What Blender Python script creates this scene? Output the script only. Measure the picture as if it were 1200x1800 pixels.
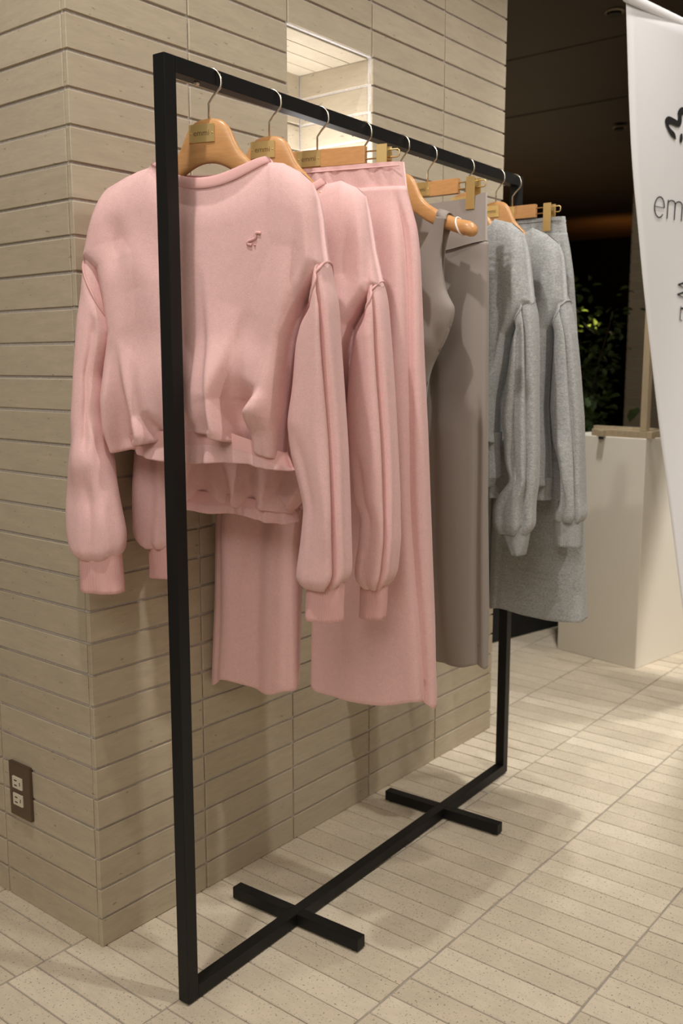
import bpy, bmesh, math, random
import numpy as np
from mathutils import Vector, Matrix
for o in list(bpy.data.objects): bpy.data.objects.remove(o)
SC = bpy.context.scene
COL = SC.collection
PI = math.pi
random.seed(7)
rng = np.random.default_rng(11)

# ------------------------------------------------------------------ camera
cd = bpy.data.cameras.new('camera'); cam = bpy.data.objects.new('camera', cd); COL.objects.link(cam)
cam.location = (-1.09215, -1.49811, 1.16213)
cam.rotation_euler = (PI/2 - 0.15127, 0, -0.89226)
cd.sensor_fit = 'VERTICAL'; cd.sensor_height = 36; cd.sensor_width = 24
cd.lens = 1694.9*36/1800
cd.clip_start = 0.05; cd.clip_end = 60
cd.dof.use_dof = True; cd.dof.focus_distance = 1.75; cd.dof.aperture_fstop = 5.6
SC.camera = cam
# ------------------------------------------------------------------ world, lights, exposure
SC.view_settings.view_transform = 'Standard'; SC.view_settings.look = 'None'
SC.view_settings.gamma = 1; SC.view_settings.use_curve_mapping = False
SC.view_settings.exposure = 0.38
W = bpy.data.worlds.new('world'); SC.world = W; W.use_nodes = True
W.node_tree.nodes['Background'].inputs[0].default_value = (1.0, 0.83, 0.64, 1)
W.node_tree.nodes['Background'].inputs[1].default_value = 0.21
def lamp(name, kind, loc, target, power, color, **kw):
    d = bpy.data.lights.new(name, kind); o = bpy.data.objects.new(name, d); COL.objects.link(o)
    o.location = loc; d.energy = power; d.color = color
    o.rotation_euler = (Vector(target)-Vector(loc)).to_track_quat('-Z', 'Y').to_euler()
    for k, v in kw.items(): setattr(d, k, v)
    return o
WARM = (1.0, 0.96, 0.915)
lamp('spot_lamp', 'SPOT', (-0.52, -0.46, 2.95), (0.22, -0.34, 0.9), 58, WARM, spot_size=1.6, spot_blend=0.8, shadow_soft_size=0.03)
lamp('spot_lamp', 'SPOT', (0.50, -1.70, 2.95), (1.2, -0.5, 0.4), 62, WARM, spot_size=1.7, spot_blend=0.8, shadow_soft_size=0.04)
lamp('spot_lamp', 'SPOT', (1.30, -0.85, 2.95), (1.35, -0.6, 0.2), 34, WARM, spot_size=1.7, spot_blend=0.8, shadow_soft_size=0.05)
lamp('spot_lamp', 'SPOT', (1.85, -0.15, 2.95), (2.05, -0.35, 0.0), 120, WARM, spot_size=1.1, spot_blend=0.9, shadow_soft_size=0.06)
lamp('spot_lamp', 'SPOT', (3.3, -2.2, 2.7), (2.6, -0.15, 0.5), 210, WARM, spot_size=0.9, spot_blend=0.9, shadow_soft_size=0.3)  # added fill to brighten the pedestal, not a lamp of the shop
lamp('shop_bounce_fill', 'AREA', (-2.5, -1.5, 2.9), (0.2, -0.2, 0.8), 29, (1.0, 0.94, 0.88), shape='RECTANGLE', size=1.8, size_y=1.2)  # added weak fill standing in for ceiling bounce, no actual panel
lamp('hall_ceiling_fill', 'AREA', (7.5, 3.6, 0.9), (7.0, 3.0, 3.0), 11, (1.0, 0.72, 0.42), shape='RECTANGLE', size=2.0, size_y=1.5)  # added upward fill to lift the dark hall ceiling, no actual panel

# ------------------------------------------------------------------ traced measurements in metres (s = sideways on the hanger's plane, z = height)
G = {
 'S1': {
  'a': 0.112,
  'phi': 0.3,
  'top': [(-0.215, 1.454), (-0.194, 1.472), (-0.163, 1.486), (-0.136, 1.495), (-0.105, 1.502), (-0.087, 1.494), (-0.075, 1.477), (-0.053, 1.464), (-0.021, 1.455), (0.017, 1.455), (0.054, 1.464), (0.086, 1.479), (0.115, 1.494), (0.137, 1.491), (0.167, 1.475), (0.187, 1.457)],
  'topin': [(-0.093, 1.506), (-0.08, 1.495), (-0.064, 1.486), (-0.042, 1.478), (-0.015, 1.473), (0.017, 1.474), (0.044, 1.481), (0.076, 1.493), (0.094, 1.5), (0.107, 1.503)],
  'left': [(-0.215, 1.454), (-0.228, 1.415), (-0.243, 1.366), (-0.249, 1.349), (-0.22, 1.328), (-0.208, 1.275), (-0.199, 1.215), (-0.208, 1.164), (-0.215, 1.102), (-0.213, 1.05), (-0.204, 1.016)],
  'right': [(0.187, 1.457), (0.202, 1.431), (0.212, 1.399), (0.221, 1.358), (0.226, 1.323), (0.212, 1.303), (0.186, 1.267), (0.174, 1.239), (0.163, 1.202), (0.157, 1.164), (0.15, 1.106), (0.144, 1.048), (0.141, 1.008)],
  'bottom': [(-0.204, 1.016), (-0.19, 1.01), (-0.159, 1.017), (-0.124, 1.027), (-0.089, 1.035), (-0.054, 1.049), (-0.02, 1.052), (0.014, 1.047), (0.046, 1.036), (0.068, 1.03), (0.1, 1.014), (0.141, 1.008)],
  'bandtop': [(-0.189, 1.035), (-0.054, 1.051), (0.025, 1.053), (0.079, 1.036), (0.138, 1.013)],
  'bandbot': [(-0.16, 1.01), (-0.066, 1.022), (0.002, 1.025), (0.068, 1.016), (0.148, 0.987)],
  'rufbot': [(-0.158, 1.004), (-0.09, 0.995), (-0.025, 0.993), (0.024, 0.996), (0.073, 0.995), (0.111, 0.988), (0.151, 0.983)],
  'slL': [(-0.249, 1.351), (-0.256, 1.307), (-0.262, 1.256), (-0.268, 1.205), (-0.276, 1.122), (-0.286, 1.038), (-0.298, 0.963), (-0.306, 0.909), (-0.305, 0.854), (-0.294, 0.816), (-0.283, 0.803)],
  'slR': [(-0.199, 1.325), (-0.2, 1.245), (-0.204, 1.205), (-0.214, 1.143), (-0.213, 1.113), (-0.217, 1.071), (-0.214, 1.019), (-0.204, 0.985), (-0.202, 0.961), (-0.193, 0.914), (-0.182, 0.861), (-0.184, 0.834), (-0.192, 0.822)],
  'cuL': [(-0.28, 0.814), (-0.282, 0.746)],
  'cuR': [(-0.194, 0.828), (-0.192, 0.759)],
  'srL': [(0.182, 1.35), (0.176, 1.295), (0.164, 1.258), (0.155, 1.202), (0.148, 1.125), (0.138, 1.067), (0.143, 1.018), (0.158, 0.96), (0.167, 0.92), (0.161, 0.86), (0.152, 0.799), (0.155, 0.778), (0.166, 0.773)],
  'srR': [(0.22, 1.349), (0.229, 1.312), (0.235, 1.266), (0.238, 1.201), (0.244, 1.107), (0.25, 1.012), (0.254, 0.915), (0.257, 0.816), (0.256, 0.796), (0.243, 0.785)],
  'crL': [(0.174, 0.78), (0.168, 0.72)],
  'crR': [(0.244, 0.787), (0.241, 0.723)],
  'f1': [(-0.171, 1.434), (-0.165, 1.381), (-0.172, 1.301)],
  'f2': [(-0.169, 1.211), (-0.153, 1.137), (-0.135, 1.037)],
  'f3': [(-0.135, 1.174), (-0.122, 1.076), (-0.093, 1.043)],
  'f4': [(-0.003, 1.336), (0.011, 1.178), (0.02, 1.055)],
  'f5': [(0.073, 1.258), (0.051, 1.178), (0.032, 1.106), (0.046, 1.04)],
  'f6': [(0.111, 1.131), (0.081, 1.086), (0.076, 1.039)],
  'f7': [(0.177, 1.417), (0.169, 1.292), (0.165, 1.164)],
  'f8': [(-0.063, 1.154), (-0.054, 1.086), (-0.027, 1.054)],
  'f9': [(0.09, 1.239), (0.073, 1.164), (0.061, 1.106)],
  'f10': [(0.129, 1.107), (0.118, 1.05), (0.126, 1.021)],
  'em': [(0.108, 1.376), (0.102, 1.378), (0.098, 1.375), (0.1, 1.369), (0.093, 1.366), (0.086, 1.365), (0.083, 1.36), (0.092, 1.358)],
  'emd': [(0.097, 1.359), (0.098, 1.357)],
 },
 'S2': {
  'a': 0.268,
  'phi': 0.3,
  'collarR': [(0.095, 1.473), (0.119, 1.494)],
  'rtop': [(0.112, 1.484), (0.139, 1.486), (0.169, 1.472), (0.185, 1.457)],
  'right': [(0.185, 1.457), (0.195, 1.431), (0.205, 1.4), (0.215, 1.364), (0.224, 1.325), (0.23, 1.301), (0.212, 1.284), (0.193, 1.26), (0.174, 1.23), (0.165, 1.164), (0.158, 1.102), (0.147, 1.018), (0.116, 0.943), (0.064, 0.892)],
  'bottom': [(-0.222, 0.895), (-0.197, 0.889), (-0.165, 0.907), (-0.133, 0.917), (-0.096, 0.905), (-0.06, 0.897), (-0.024, 0.898), (0.023, 0.892), (0.064, 0.892)],
  'bandtop': [(-0.209, 0.909), (-0.133, 0.921), (-0.048, 0.914), (0.053, 0.896)],
  'bandbot': [(-0.178, 0.886), (-0.128, 0.894), (-0.048, 0.894), (0.051, 0.882)],
  'rufbot': [(-0.165, 0.88), (-0.122, 0.88), (-0.085, 0.881), (-0.042, 0.88), (-0.012, 0.869), (0.023, 0.865), (0.054, 0.87)],
  'slL': [(-0.274, 1.252), (-0.284, 1.097), (-0.291, 0.993), (-0.297, 0.925), (-0.296, 0.845), (-0.285, 0.819), (-0.27, 0.812)],
  'slR': [(-0.211, 1.251), (-0.201, 1.098), (-0.196, 0.987), (-0.194, 0.908), (-0.2, 0.85), (-0.214, 0.82), (-0.231, 0.814)],
  'srL': [(0.182, 1.335), (0.178, 1.285), (0.168, 1.245), (0.156, 1.157), (0.151, 1.102), (0.155, 0.997), (0.163, 0.912), (0.177, 0.892), (0.172, 0.838), (0.163, 0.783), (0.168, 0.759), (0.176, 0.753)],
  'srR': [(0.224, 1.334), (0.231, 1.279), (0.237, 1.187), (0.243, 1.095), (0.248, 1.003), (0.252, 0.917), (0.254, 0.843), (0.248, 0.78), (0.236, 0.75)],
  'crL': [(0.177, 0.757), (0.175, 0.698)],
  'crR': [(0.232, 0.751), (0.227, 0.685)],
  'f1': [(0.153, 1.453), (0.163, 1.38), (0.159, 1.244)],
  'f2': [(0.203, 1.436), (0.2, 1.35), (0.196, 1.282)],
  'f3': [(-0.092, 1.004), (-0.076, 0.95), (-0.072, 0.914)],
  'f4': [(-0.028, 0.995), (-0.034, 0.941), (-0.03, 0.909)],
  'f5': [(0.041, 0.966), (0.029, 0.922), (0.04, 0.901)],
  'f6': [(0.153, 1.303), (0.142, 1.204), (0.15, 1.123)],
 },
 'T3': {
  'a': 0.41,
  'phi': 0.25,
  'wtop': [(-0.015, 1.535), (0.051, 1.539), (0.097, 1.54), (0.154, 1.539), (0.175, 1.535)],
  'wR': [(0.176, 1.535), (0.181, 1.495)],
  'lR': [(0.181, 1.495), (0.191, 1.459), (0.204, 1.417), (0.21, 1.365), (0.214, 1.292), (0.22, 1.164), (0.228, 1.034), (0.235, 0.901), (0.243, 0.766), (0.251, 0.652), (0.258, 0.515)],
  'lLin': [(0.039, 1.5), (0.02, 1.097), (-0.009, 0.746), (-0.012, 0.474)],
  'rin': [(0.039, 1.5), (0.002, 1.209), (-0.04, 0.795), (-0.049, 0.476)],
  'rout': [(-0.206, 1.094), (-0.222, 0.974), (-0.237, 0.85), (-0.245, 0.664), (-0.255, 0.497)],
 },
 'B5': {
  'a': 0.703,
  'phi': 0,
  'hanup': [(-0.008, 1.58), (0.014, 1.568), (0.029, 1.55), (0.048, 1.521), (0.08, 1.498), (0.116, 1.478), (0.147, 1.465), (0.17, 1.462), (0.185, 1.449)],
  'hanlo': [(-0.008, 1.527), (0.014, 1.524), (0.034, 1.507), (0.055, 1.493), (0.091, 1.466), (0.14, 1.443), (0.168, 1.429), (0.185, 1.431)],
  'sL': [(0.105, 1.477), (0.097, 1.457), (0.076, 1.419), (0.057, 1.391), (0.028, 1.361), (-0.006, 1.348)],
  'sR': [(0.128, 1.468), (0.12, 1.45), (0.112, 1.412), (0.11, 1.367), (0.116, 1.323), (0.132, 1.297), (0.142, 1.282), (0.138, 1.258), (0.126, 1.228), (0.11, 1.198), (0.081, 1.152), (0.073, 1.09), (0.071, 1.04)],
  'bot': [(-0.003, 1.037), (0.071, 1.04)],
 },
 'L6': {
  'a': 0.818,
  'phi': 0,
  'top': [(-0.03, 1.529), (0.025, 1.523), (0.073, 1.524), (0.116, 1.525), (0.141, 1.533), (0.152, 1.535)],
  'right': [(0.154, 1.532), (0.16, 1.338), (0.165, 1.088), (0.17, 0.831), (0.179, 0.592), (0.18, 0.472)],
  'left': [(-0.094, 1.531), (-0.074, 1.084), (-0.02, 0.674), (0.026, 0.455)],
  'mid': [(0.133, 0.46)],
  'v': [(-0.077, 1.408), (0.046, 1.419), (0.104, 1.423), (0.156, 1.431)],
 },
 'S7': {
  'a': 0.991,
  'phi': 0,
  'rtop': [(0.064, 1.493), (0.084, 1.504), (0.128, 1.491), (0.158, 1.466)],
  'right': [(0.158, 1.466), (0.173, 1.426), (0.185, 1.374), (0.197, 1.321), (0.199, 1.308), (0.185, 1.289), (0.161, 1.257), (0.143, 1.231), (0.134, 1.164), (0.118, 1.083), (0.115, 1.0), (0.118, 0.98)],
  'bottom': [(-0.048, 0.979), (0.076, 0.992), (0.118, 0.986)],
  'srL': [(0.139, 1.363), (0.145, 1.297), (0.138, 1.244), (0.13, 1.164), (0.114, 1.036), (0.122, 0.999), (0.129, 0.923), (0.144, 0.887), (0.111, 0.845), (0.098, 0.818), (0.097, 0.783), (0.107, 0.75)],
  'srR': [(0.19, 1.361), (0.201, 1.295), (0.206, 1.217), (0.21, 1.084), (0.216, 0.95), (0.217, 0.882), (0.21, 0.836), (0.21, 0.777), (0.2, 0.759)],
  'cuff': [(0.115, 0.755), (0.134, 0.742), (0.158, 0.71), (0.18, 0.699), (0.185, 0.727), (0.2, 0.761)],
  'rufbot': [(-0.013, 0.88), (0.079, 0.885), (0.121, 0.892)],
 },
 'S8': {
  'a': 1.15,
  'phi': 0,
  'rtop': [(0.077, 1.486), (0.106, 1.5), (0.145, 1.481), (0.177, 1.455)],
  'right': [(0.177, 1.455), (0.192, 1.426), (0.202, 1.378), (0.213, 1.316), (0.2, 1.289), (0.177, 1.248), (0.173, 1.198), (0.168, 1.058), (0.178, 0.951), (0.184, 0.864)],
  'bottom': [(0.034, 0.85), (0.144, 0.861), (0.184, 0.864)],
  'srL': [(0.164, 1.359), (0.173, 1.276), (0.173, 1.198), (0.168, 1.058), (0.179, 0.967), (0.191, 0.933), (0.2, 0.894), (0.202, 0.817), (0.178, 0.774), (0.188, 0.765)],
  'srR': [(0.21, 1.357), (0.219, 1.31), (0.23, 1.254), (0.243, 1.153), (0.257, 1.032), (0.267, 0.872), (0.271, 0.815), (0.276, 0.796), (0.273, 0.776)],
  'crL': [(0.188, 0.768), (0.187, 0.701)],
  'crR': [(0.264, 0.775), (0.265, 0.714)],
 },
 'T9': {
  'a': 1.258,
  'phi': 0,
  'wtop': [(0.02, 1.525), (0.059, 1.529), (0.091, 1.533), (0.139, 1.544)],
  'wR': [(0.139, 1.544), (0.145, 1.499)],
  'lR': [(0.147, 1.499), (0.157, 1.46), (0.169, 1.394), (0.181, 1.28), (0.201, 1.077), (0.218, 0.856), (0.227, 0.691), (0.238, 0.528), (0.241, 0.494)],
  'lL': [(-0.038, 1.494), (-0.034, 1.072), (-0.04, 0.758), (-0.043, 0.487)],
 },
 'BN': {
  'edge': [(-0.001, 2.102), (0.012, 2.018), (0.043, 1.825), (0.072, 1.683), (0.115, 1.538), (0.156, 1.386), (0.215, 1.197), (0.287, 0.964), (0.36, 0.751), (0.465, 0.43)],
  'logo': [(0.266, 1.792), (0.239, 1.8), (0.219, 1.817), (0.207, 1.834), (0.21, 1.842), (0.222, 1.849), (0.238, 1.848), (0.264, 1.844), (0.27, 1.843), (0.272, 1.857), (0.265, 1.865), (0.276, 1.879), (0.292, 1.884), (0.309, 1.882), (0.33, 1.873), (0.331, 1.858), (0.311, 1.864), (0.291, 1.865), (0.285, 1.859), (0.29, 1.846), (0.285, 1.832), (0.272, 1.827), (0.249, 1.829), (0.23, 1.83), (0.224, 1.825), (0.234, 1.818), (0.261, 1.809), (0.266, 1.792)],
  'dot': [(0.29, 1.809), (0.296, 1.79)],
  'e': [(0.184, 1.629), (0.231, 1.634), (0.223, 1.577), (0.247, 1.627), (0.322, 1.573)],
  'W': [(0.33, 1.401), (0.343, 1.372)],
  'E': [(0.351, 1.334), (0.363, 1.287), (0.368, 1.265)],
 },
}

RO = Vector((-0.0153, -0.2709, 0)); RTH = 0.04389; RL = 1.277; RT = 0.0255; RH = 1.65
# ------------------------------------------------------------------ materials
MATS = {}
def mat(name, color, rough=0.6, metal=0.0, var=None, noise=None, bump=None, spec=0.5, sheen=0.0, island=0.0, objrand=0.0, emit=None, rib=None):
    """principled material; noise=(scale, amount, stretch xyz), bump=(scale, strength, dist)"""
    m = bpy.data.materials.new(name); m.use_nodes = True
    nt = m.node_tree; N = nt.nodes; Lk = nt.links
    b = N['Principled BSDF']; b.inputs['Roughness'].default_value = rough; b.inputs['Metallic'].default_value = metal
    b.inputs['Specular IOR Level'].default_value = spec
    if sheen: b.inputs['Sheen Weight'].default_value = sheen; b.inputs['Sheen Roughness'].default_value = 0.5
    c4 = (*color, 1)
    b.inputs['Base Color'].default_value = c4
    tc = N.new('ShaderNodeTexCoord'); out = None
    if noise:
        for (sc_, amt, st) in (noise if isinstance(noise, list) else [noise]):
            mp = N.new('ShaderNodeMapping'); mp.inputs['Scale'].default_value = st
            Lk.new(tc.outputs['Object'], mp.inputs['Vector'])
            if objrand or island:
                oi = N.new('ShaderNodeObjectInfo'); gi = N.new('ShaderNodeNewGeometry')
                ad = N.new('ShaderNodeMath'); ad.operation = 'ADD'
                Lk.new(oi.outputs['Random'], ad.inputs[0]); Lk.new(gi.outputs['Random Per Island'], ad.inputs[1])
                ml = N.new('ShaderNodeMath'); ml.operation = 'MULTIPLY'; ml.inputs[1].default_value = 37.0
                Lk.new(ad.outputs[0], ml.inputs[0])
                cmb = N.new('ShaderNodeCombineXYZ')
                for i in range(3): Lk.new(ml.outputs[0], cmb.inputs[i])
                Lk.new(cmb.outputs[0], mp.inputs['Location'])
            nz = N.new('ShaderNodeTexNoise'); nz.inputs['Scale'].default_value = sc_; nz.inputs['Detail'].default_value = 5
            nz.inputs['Roughness'].default_value = 0.6
            Lk.new(mp.outputs[0], nz.inputs['Vector'])
            mr = N.new('ShaderNodeMapRange'); mr.inputs[1].default_value = 0.3; mr.inputs[2].default_value = 0.7
            mr.inputs[3].default_value = 1-amt; mr.inputs[4].default_value = 1+amt
            Lk.new(nz.outputs['Fac'], mr.inputs[0])
            vm = N.new('ShaderNodeVectorMath'); vm.operation = 'SCALE'
            if out is None: vm.inputs[0].default_value = color
            else: Lk.new(out, vm.inputs[0])
            Lk.new(mr.outputs[0], vm.inputs['Scale']); out = vm.outputs[0]
    if objrand:
        oi = N.new('ShaderNodeObjectInfo'); gi = N.new('ShaderNodeNewGeometry')
        ad = N.new('ShaderNodeMath'); ad.operation = 'ADD'; fr = N.new('ShaderNodeMath'); fr.operation = 'FRACT'
        Lk.new(oi.outputs['Random'], ad.inputs[0]); Lk.new(gi.outputs['Random Per Island'], ad.inputs[1]); Lk.new(ad.outputs[0], fr.inputs[0])
        cr = N.new('ShaderNodeValToRGB')
        cr.color_ramp.elements[0].color = (1-objrand, 1-objrand*1.15, 1-objrand*1.4, 1)
        cr.color_ramp.elements[1].color = (1+objrand*.6, 1+objrand*.6, 1+objrand*.6, 1)
        Lk.new(fr.outputs[0], cr.inputs[0])
        vm = N.new('ShaderNodeVectorMath'); vm.operation = 'MULTIPLY'
        if out is None: vm.inputs[0].default_value = color
        else: Lk.new(out, vm.inputs[0])
        Lk.new(cr.outputs[0], vm.inputs[1]); out = vm.outputs[0]
    if var:   # dark specks: (scale, threshold, darkness)
        vo = N.new('ShaderNodeTexNoise'); vo.inputs['Scale'].default_value = var[0]; vo.inputs['Detail'].default_value = 2
        mp2 = N.new('ShaderNodeMapping'); Lk.new(tc.outputs['Object'], mp2.inputs['Vector']); mp2.inputs['Scale'].default_value = var[3] if len(var) > 3 else (1, 1, 1)
        gi2 = N.new('ShaderNodeNewGeometry')
        Lk.new(gi2.outputs['Position'], mp2.inputs['Vector'])
        Lk.new(mp2.outputs[0], vo.inputs['Vector'])
        mr = N.new('ShaderNodeMapRange'); mr.inputs[1].default_value = var[1]; mr.inputs[2].default_value = var[1]+0.04
        mr.inputs[3].default_value = 1; mr.inputs[4].default_value = var[2]
        Lk.new(vo.outputs['Fac'], mr.inputs[0])
        vm = N.new('ShaderNodeVectorMath'); vm.operation = 'SCALE'
        if out is None: vm.inputs[0].default_value = color
        else: Lk.new(out, vm.inputs[0])
        Lk.new(mr.outputs[0], vm.inputs['Scale']); out = vm.outputs[0]
    if out is not None: Lk.new(out, b.inputs['Base Color'])
    if bump:
        nz = N.new('ShaderNodeTexNoise'); nz.inputs['Scale'].default_value = bump[0]; nz.inputs['Detail'].default_value = 4
        if len(bump) > 3:
            mp = N.new('ShaderNodeMapping'); mp.inputs['Scale'].default_value = bump[3]
            Lk.new(tc.outputs['Object'], mp.inputs['Vector']); Lk.new(mp.outputs[0], nz.inputs['Vector'])
        else: Lk.new(tc.outputs['Object'], nz.inputs['Vector'])
        bp = N.new('ShaderNodeBump'); bp.inputs['Strength'].default_value = bump[1]; bp.inputs['Distance'].default_value = bump[2]
        Lk.new(nz.outputs['Fac'], bp.inputs['Height']); Lk.new(bp.outputs[0], b.inputs['Normal'])
    if emit:
        b.inputs['Emission Color'].default_value = (*emit[0], 1); b.inputs['Emission Strength'].default_value = emit[1]
    MATS[name] = m
    return m
M_black = mat('black_powder_coat', (0.008, 0.008, 0.008), 0.45, spec=0.25, bump=(900, 0.08, 0.0005))
M_rubber = mat('black_rubber', (0.012, 0.011, 0.010), 0.8)
M_pink = mat('pink_fleece', (0.78, 0.495, 0.475), 0.92, spec=0.2, sheen=0.1, noise=[(500, 0.09, (1, 1, 1)), (90, 0.03, (1, 1, 1))], bump=(900, 0.45, 0.0009))
M_pinkrib = mat('pink_rib_knit', (0.745, 0.435, 0.415), 0.95, spec=0.15, noise=(900, 0.07, (1, 1, 1)), bump=(900, 0.35, 0.0008, (1, 3, 0.3)))
M_pinkseam = mat('pink_seam', (0.73, 0.43, 0.41), 0.95, spec=0.15)
M_heather = mat('heather_grey_fleece', (0.385, 0.39, 0.38), 0.95, spec=0.15, sheen=0.2, noise=[(260, 0.30, (1, 0.7, 1.6)), (60, 0.10, (1, 0.5, 2.5))], bump=(1200, 0.25, 0.0006))
M_heatherrib = mat('heather_grey_rib', (0.37, 0.375, 0.365), 0.95, spec=0.15, noise=[(260, 0.2, (1, 0.7, 1.6))], bump=(900, 0.35, 0.0008, (1, 3, 0.3)))
M_taupe = mat('taupe_jersey', (0.305, 0.262, 0.232), 0.7, spec=0.3, sheen=0.15, noise=(900, 0.04, (1, 1, 1)), bump=(1600, 0.1, 0.0004))
M_wood = mat('varnished_beech', (0.60, 0.31, 0.12), 0.33, noise=[(18, 0.10, (1, 1.5, 9)), (90, 0.06, (1, 1, 8))], spec=0.5)
M_brass = mat('brass', (0.72, 0.52, 0.22), 0.38, metal=0.8, bump=(700, 0.05, 0.0003))
M_brassdark = mat('brass_engraving', (0.20, 0.13, 0.05), 0.5, metal=0.6)
M_steel = mat('nickel_wire', (0.62, 0.56, 0.46), 0.25, metal=1.0)
M_clear = mat('clear_silicone', (0.86, 0.78, 0.72), 0.3, spec=0.5)
M_tile = mat('sand_clay_tile', (0.475, 0.405, 0.295), 0.72, noise=[(14, 0.07, (1, 1, 5)), (40, 0.04, (1, 1, 6))], objrand=0.055,
             var=(130, 0.69, 0.6, (0.35, 0.35, 1.2)), bump=(260, 0.16, 0.001, (1, 1, 2)))
M_ftile = mat('sand_floor_tile', (0.66, 0.575, 0.44), 0.62, noise=[(9, 0.07, (1, 1, 1)), (30, 0.05, (4, 1, 1))], objrand=0.11,
             var=(210, 0.635, 0.45, (1, 1, 1)), bump=(300, 0.12, 0.001))
M_grout = mat('grey_mortar', (0.56, 0.52, 0.48), 0.95, noise=(200, 0.15, (1, 1, 1)), bump=(400, 0.5, 0.002))
M_white = mat('white_paint', (0.80, 0.75, 0.65), 0.5)
M_banner = mat('white_banner_cloth', (0.74, 0.73, 0.73), 0.8, spec=0.2)
M_ink = mat('black_print', (0.012, 0.012, 0.012), 0.7)
M_ceil = mat('dark_brown_ceiling', (0.055, 0.035, 0.020), 0.6, noise=(2, 0.15, (1, 1, 1)))
M_dark = mat('dark_bed', (0.010, 0.010, 0.010), 0.8, noise=(20, 0.4, (1, 1, 1)))
M_glass = mat('night_window', (0.004, 0.004, 0.004), 0.3, spec=0.1)
M_leaf = mat('green_leaf', (0.05, 0.085, 0.02), 0.45, island=0.3, noise=(8, 0.4, (1, 1, 1)))
M_stem = mat('bark', (0.06, 0.04, 0.02), 0.8)
M_plate = mat('anodised_outlet_plate', (0.16, 0.115, 0.08), 0.36, metal=0.75)
M_socket = mat('ivory_socket', (0.66, 0.60, 0.47), 0.4)
M_oak = mat('pale_oak', (0.42, 0.33, 0.21), 0.5, noise=(20, 0.1, (3, 3, 0.6)))
M_niche_glow = mat('added_niche_glow', (1, 0.9, 0.8), 0.5, emit=((1.0, 0.93, 0.88), 10.0))  # glowing material of the bar added inside the niche

# ------------------------------------------------------------------ helpers
def link(name, me, m=None, parent=None, loc=None):
    o = bpy.data.objects.new(name, me); COL.objects.link(o)
    if m and not me.materials: me.materials.append(m)
    if parent: o.parent = parent
    if loc: o.location = loc
    return o
def thing(name, label, cat, loc=(0, 0, 0), rz=0.0, group=None):
    o = bpy.data.objects.new(name, None); COL.objects.link(o); o.empty_display_size = 0.05
    o.location = loc; o.rotation_euler = (0, 0, rz); o['label'] = label; o['category'] = cat
    if group: o['group'] = group
    return o
def mesh(name, V, F, m=None, parent=None, smooth=True, autosmooth=None):
    me = bpy.data.meshes.new(name); me.from_pydata([tuple(map(float, v)) for v in V], [], F); me.update()
    if smooth: me.polygons.foreach_set('use_smooth', [True]*len(me.polygons))
    o = link(name, me, m, parent)
    return o
def boxdata(a, b, bev=0.0, seg=1):
    bm = bmesh.new(); bmesh.ops.create_cube(bm, size=1)
    a = Vector(a); b = Vector(b)
    for v in bm.verts: v.co = Vector(((v.co.x+.5)*(b.x-a.x)+a.x, (v.co.y+.5)*(b.y-a.y)+a.y, (v.co.z+.5)*(b.z-a.z)+a.z))
    if bev: bmesh.ops.bevel(bm, geom=bm.edges[:], offset=bev, segments=seg, affect='EDGES', profile=.7)
    return bm
def box(name, a, b, m, parent=None, bev=0.0, seg=1):
    bm = boxdata(a, b, bev, seg); me = bpy.data.meshes.new(name); bm.to_mesh(me); bm.free()
    return link(name, me, m, parent)
def boxes(name, lst, m, parent=None, bev=0.0):
    bm = bmesh.new()
    for a, b in lst:
        t = boxdata(a, b, bev); tm = bpy.data.meshes.new('t'); t.to_mesh(tm); t.free(); bm.from_mesh(tm); bpy.data.meshes.remove(tm)
    me = bpy.data.meshes.new(name); bm.to_mesh(me); bm.free()
    return link(name, me, m, parent)
def smooth_path(P, n):
    P = np.array(P, float)
    for _ in range(2):
        Q = [P[0]]
        for i in range(len(P)-1): Q += [P[i]*.75+P[i+1]*.25, P[i]*.25+P[i+1]*.75]
        P = np.array(Q+[P[-1]])
    return resample(P, n)
def resample(P, n):
    P = np.array(P, float); d = np.r_[0, np.cumsum(np.linalg.norm(np.diff(P, axis=0), axis=1))]
    t = np.linspace(0, d[-1], n)
    return np.stack([np.interp(t, d, P[:, k]) for k in range(P.shape[1])], 1)
def tubepath(name, P, r, m, parent=None, n=8, closed=False):
    """round wire or cord along a 3-D path"""
    P = [Vector(p) for p in P]; V = []; F = []; k = len(P)
    up = None
    for i, p in enumerate(P):
        if closed: t = (P[(i+1) % k]-P[i-1])
        else: t = P[min(i+1, k-1)]-P[max(i-1, 0)]
        t.normalize()
        if up is None: up = t.orthogonal().normalized()
        up = (up-t*up.dot(t)).normalized(); w = t.cross(up)
        rr = r[i] if hasattr(r, '__len__') else r
        for j in range(n):
            a = 2*PI*j/n; V.append(p+(up*math.cos(a)+w*math.sin(a))*rr)
    for i in range(k if closed else k-1):
        for j in range(n):
            F.append((i*n+j, i*n+(j+1) % n, ((i+1) % k)*n+(j+1) % n, ((i+1) % k)*n+j))
    if not closed: F.append(tuple(range(n-1, -1, -1))); F.append(tuple((k-1)*n+j for j in range(n)))
    return mesh(name, V, F, m, parent)
def prism(name, pts, x0, x1, m, parent=None):
    """polygon in (s,z) of the hanger plane, extruded from x0 to x1"""
    bm = bmesh.new(); vs = [bm.verts.new((x0, -s, z)) for s, z in pts]; f = bm.faces.new(vs)
    r = bmesh.ops.extrude_face_region(bm, geom=[f])
    for v in r['geom']:
        if isinstance(v, bmesh.types.BMVert): v.co.x = x1
    bmesh.ops.recalc_face_normals(bm, faces=bm.faces[:]); bmesh.ops.triangulate(bm, faces=[f for f in bm.faces if len(f.verts) > 4])
    me = bpy.data.meshes.new(name); bm.to_mesh(me); bm.free()
    return link(name, me, m, parent)
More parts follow.
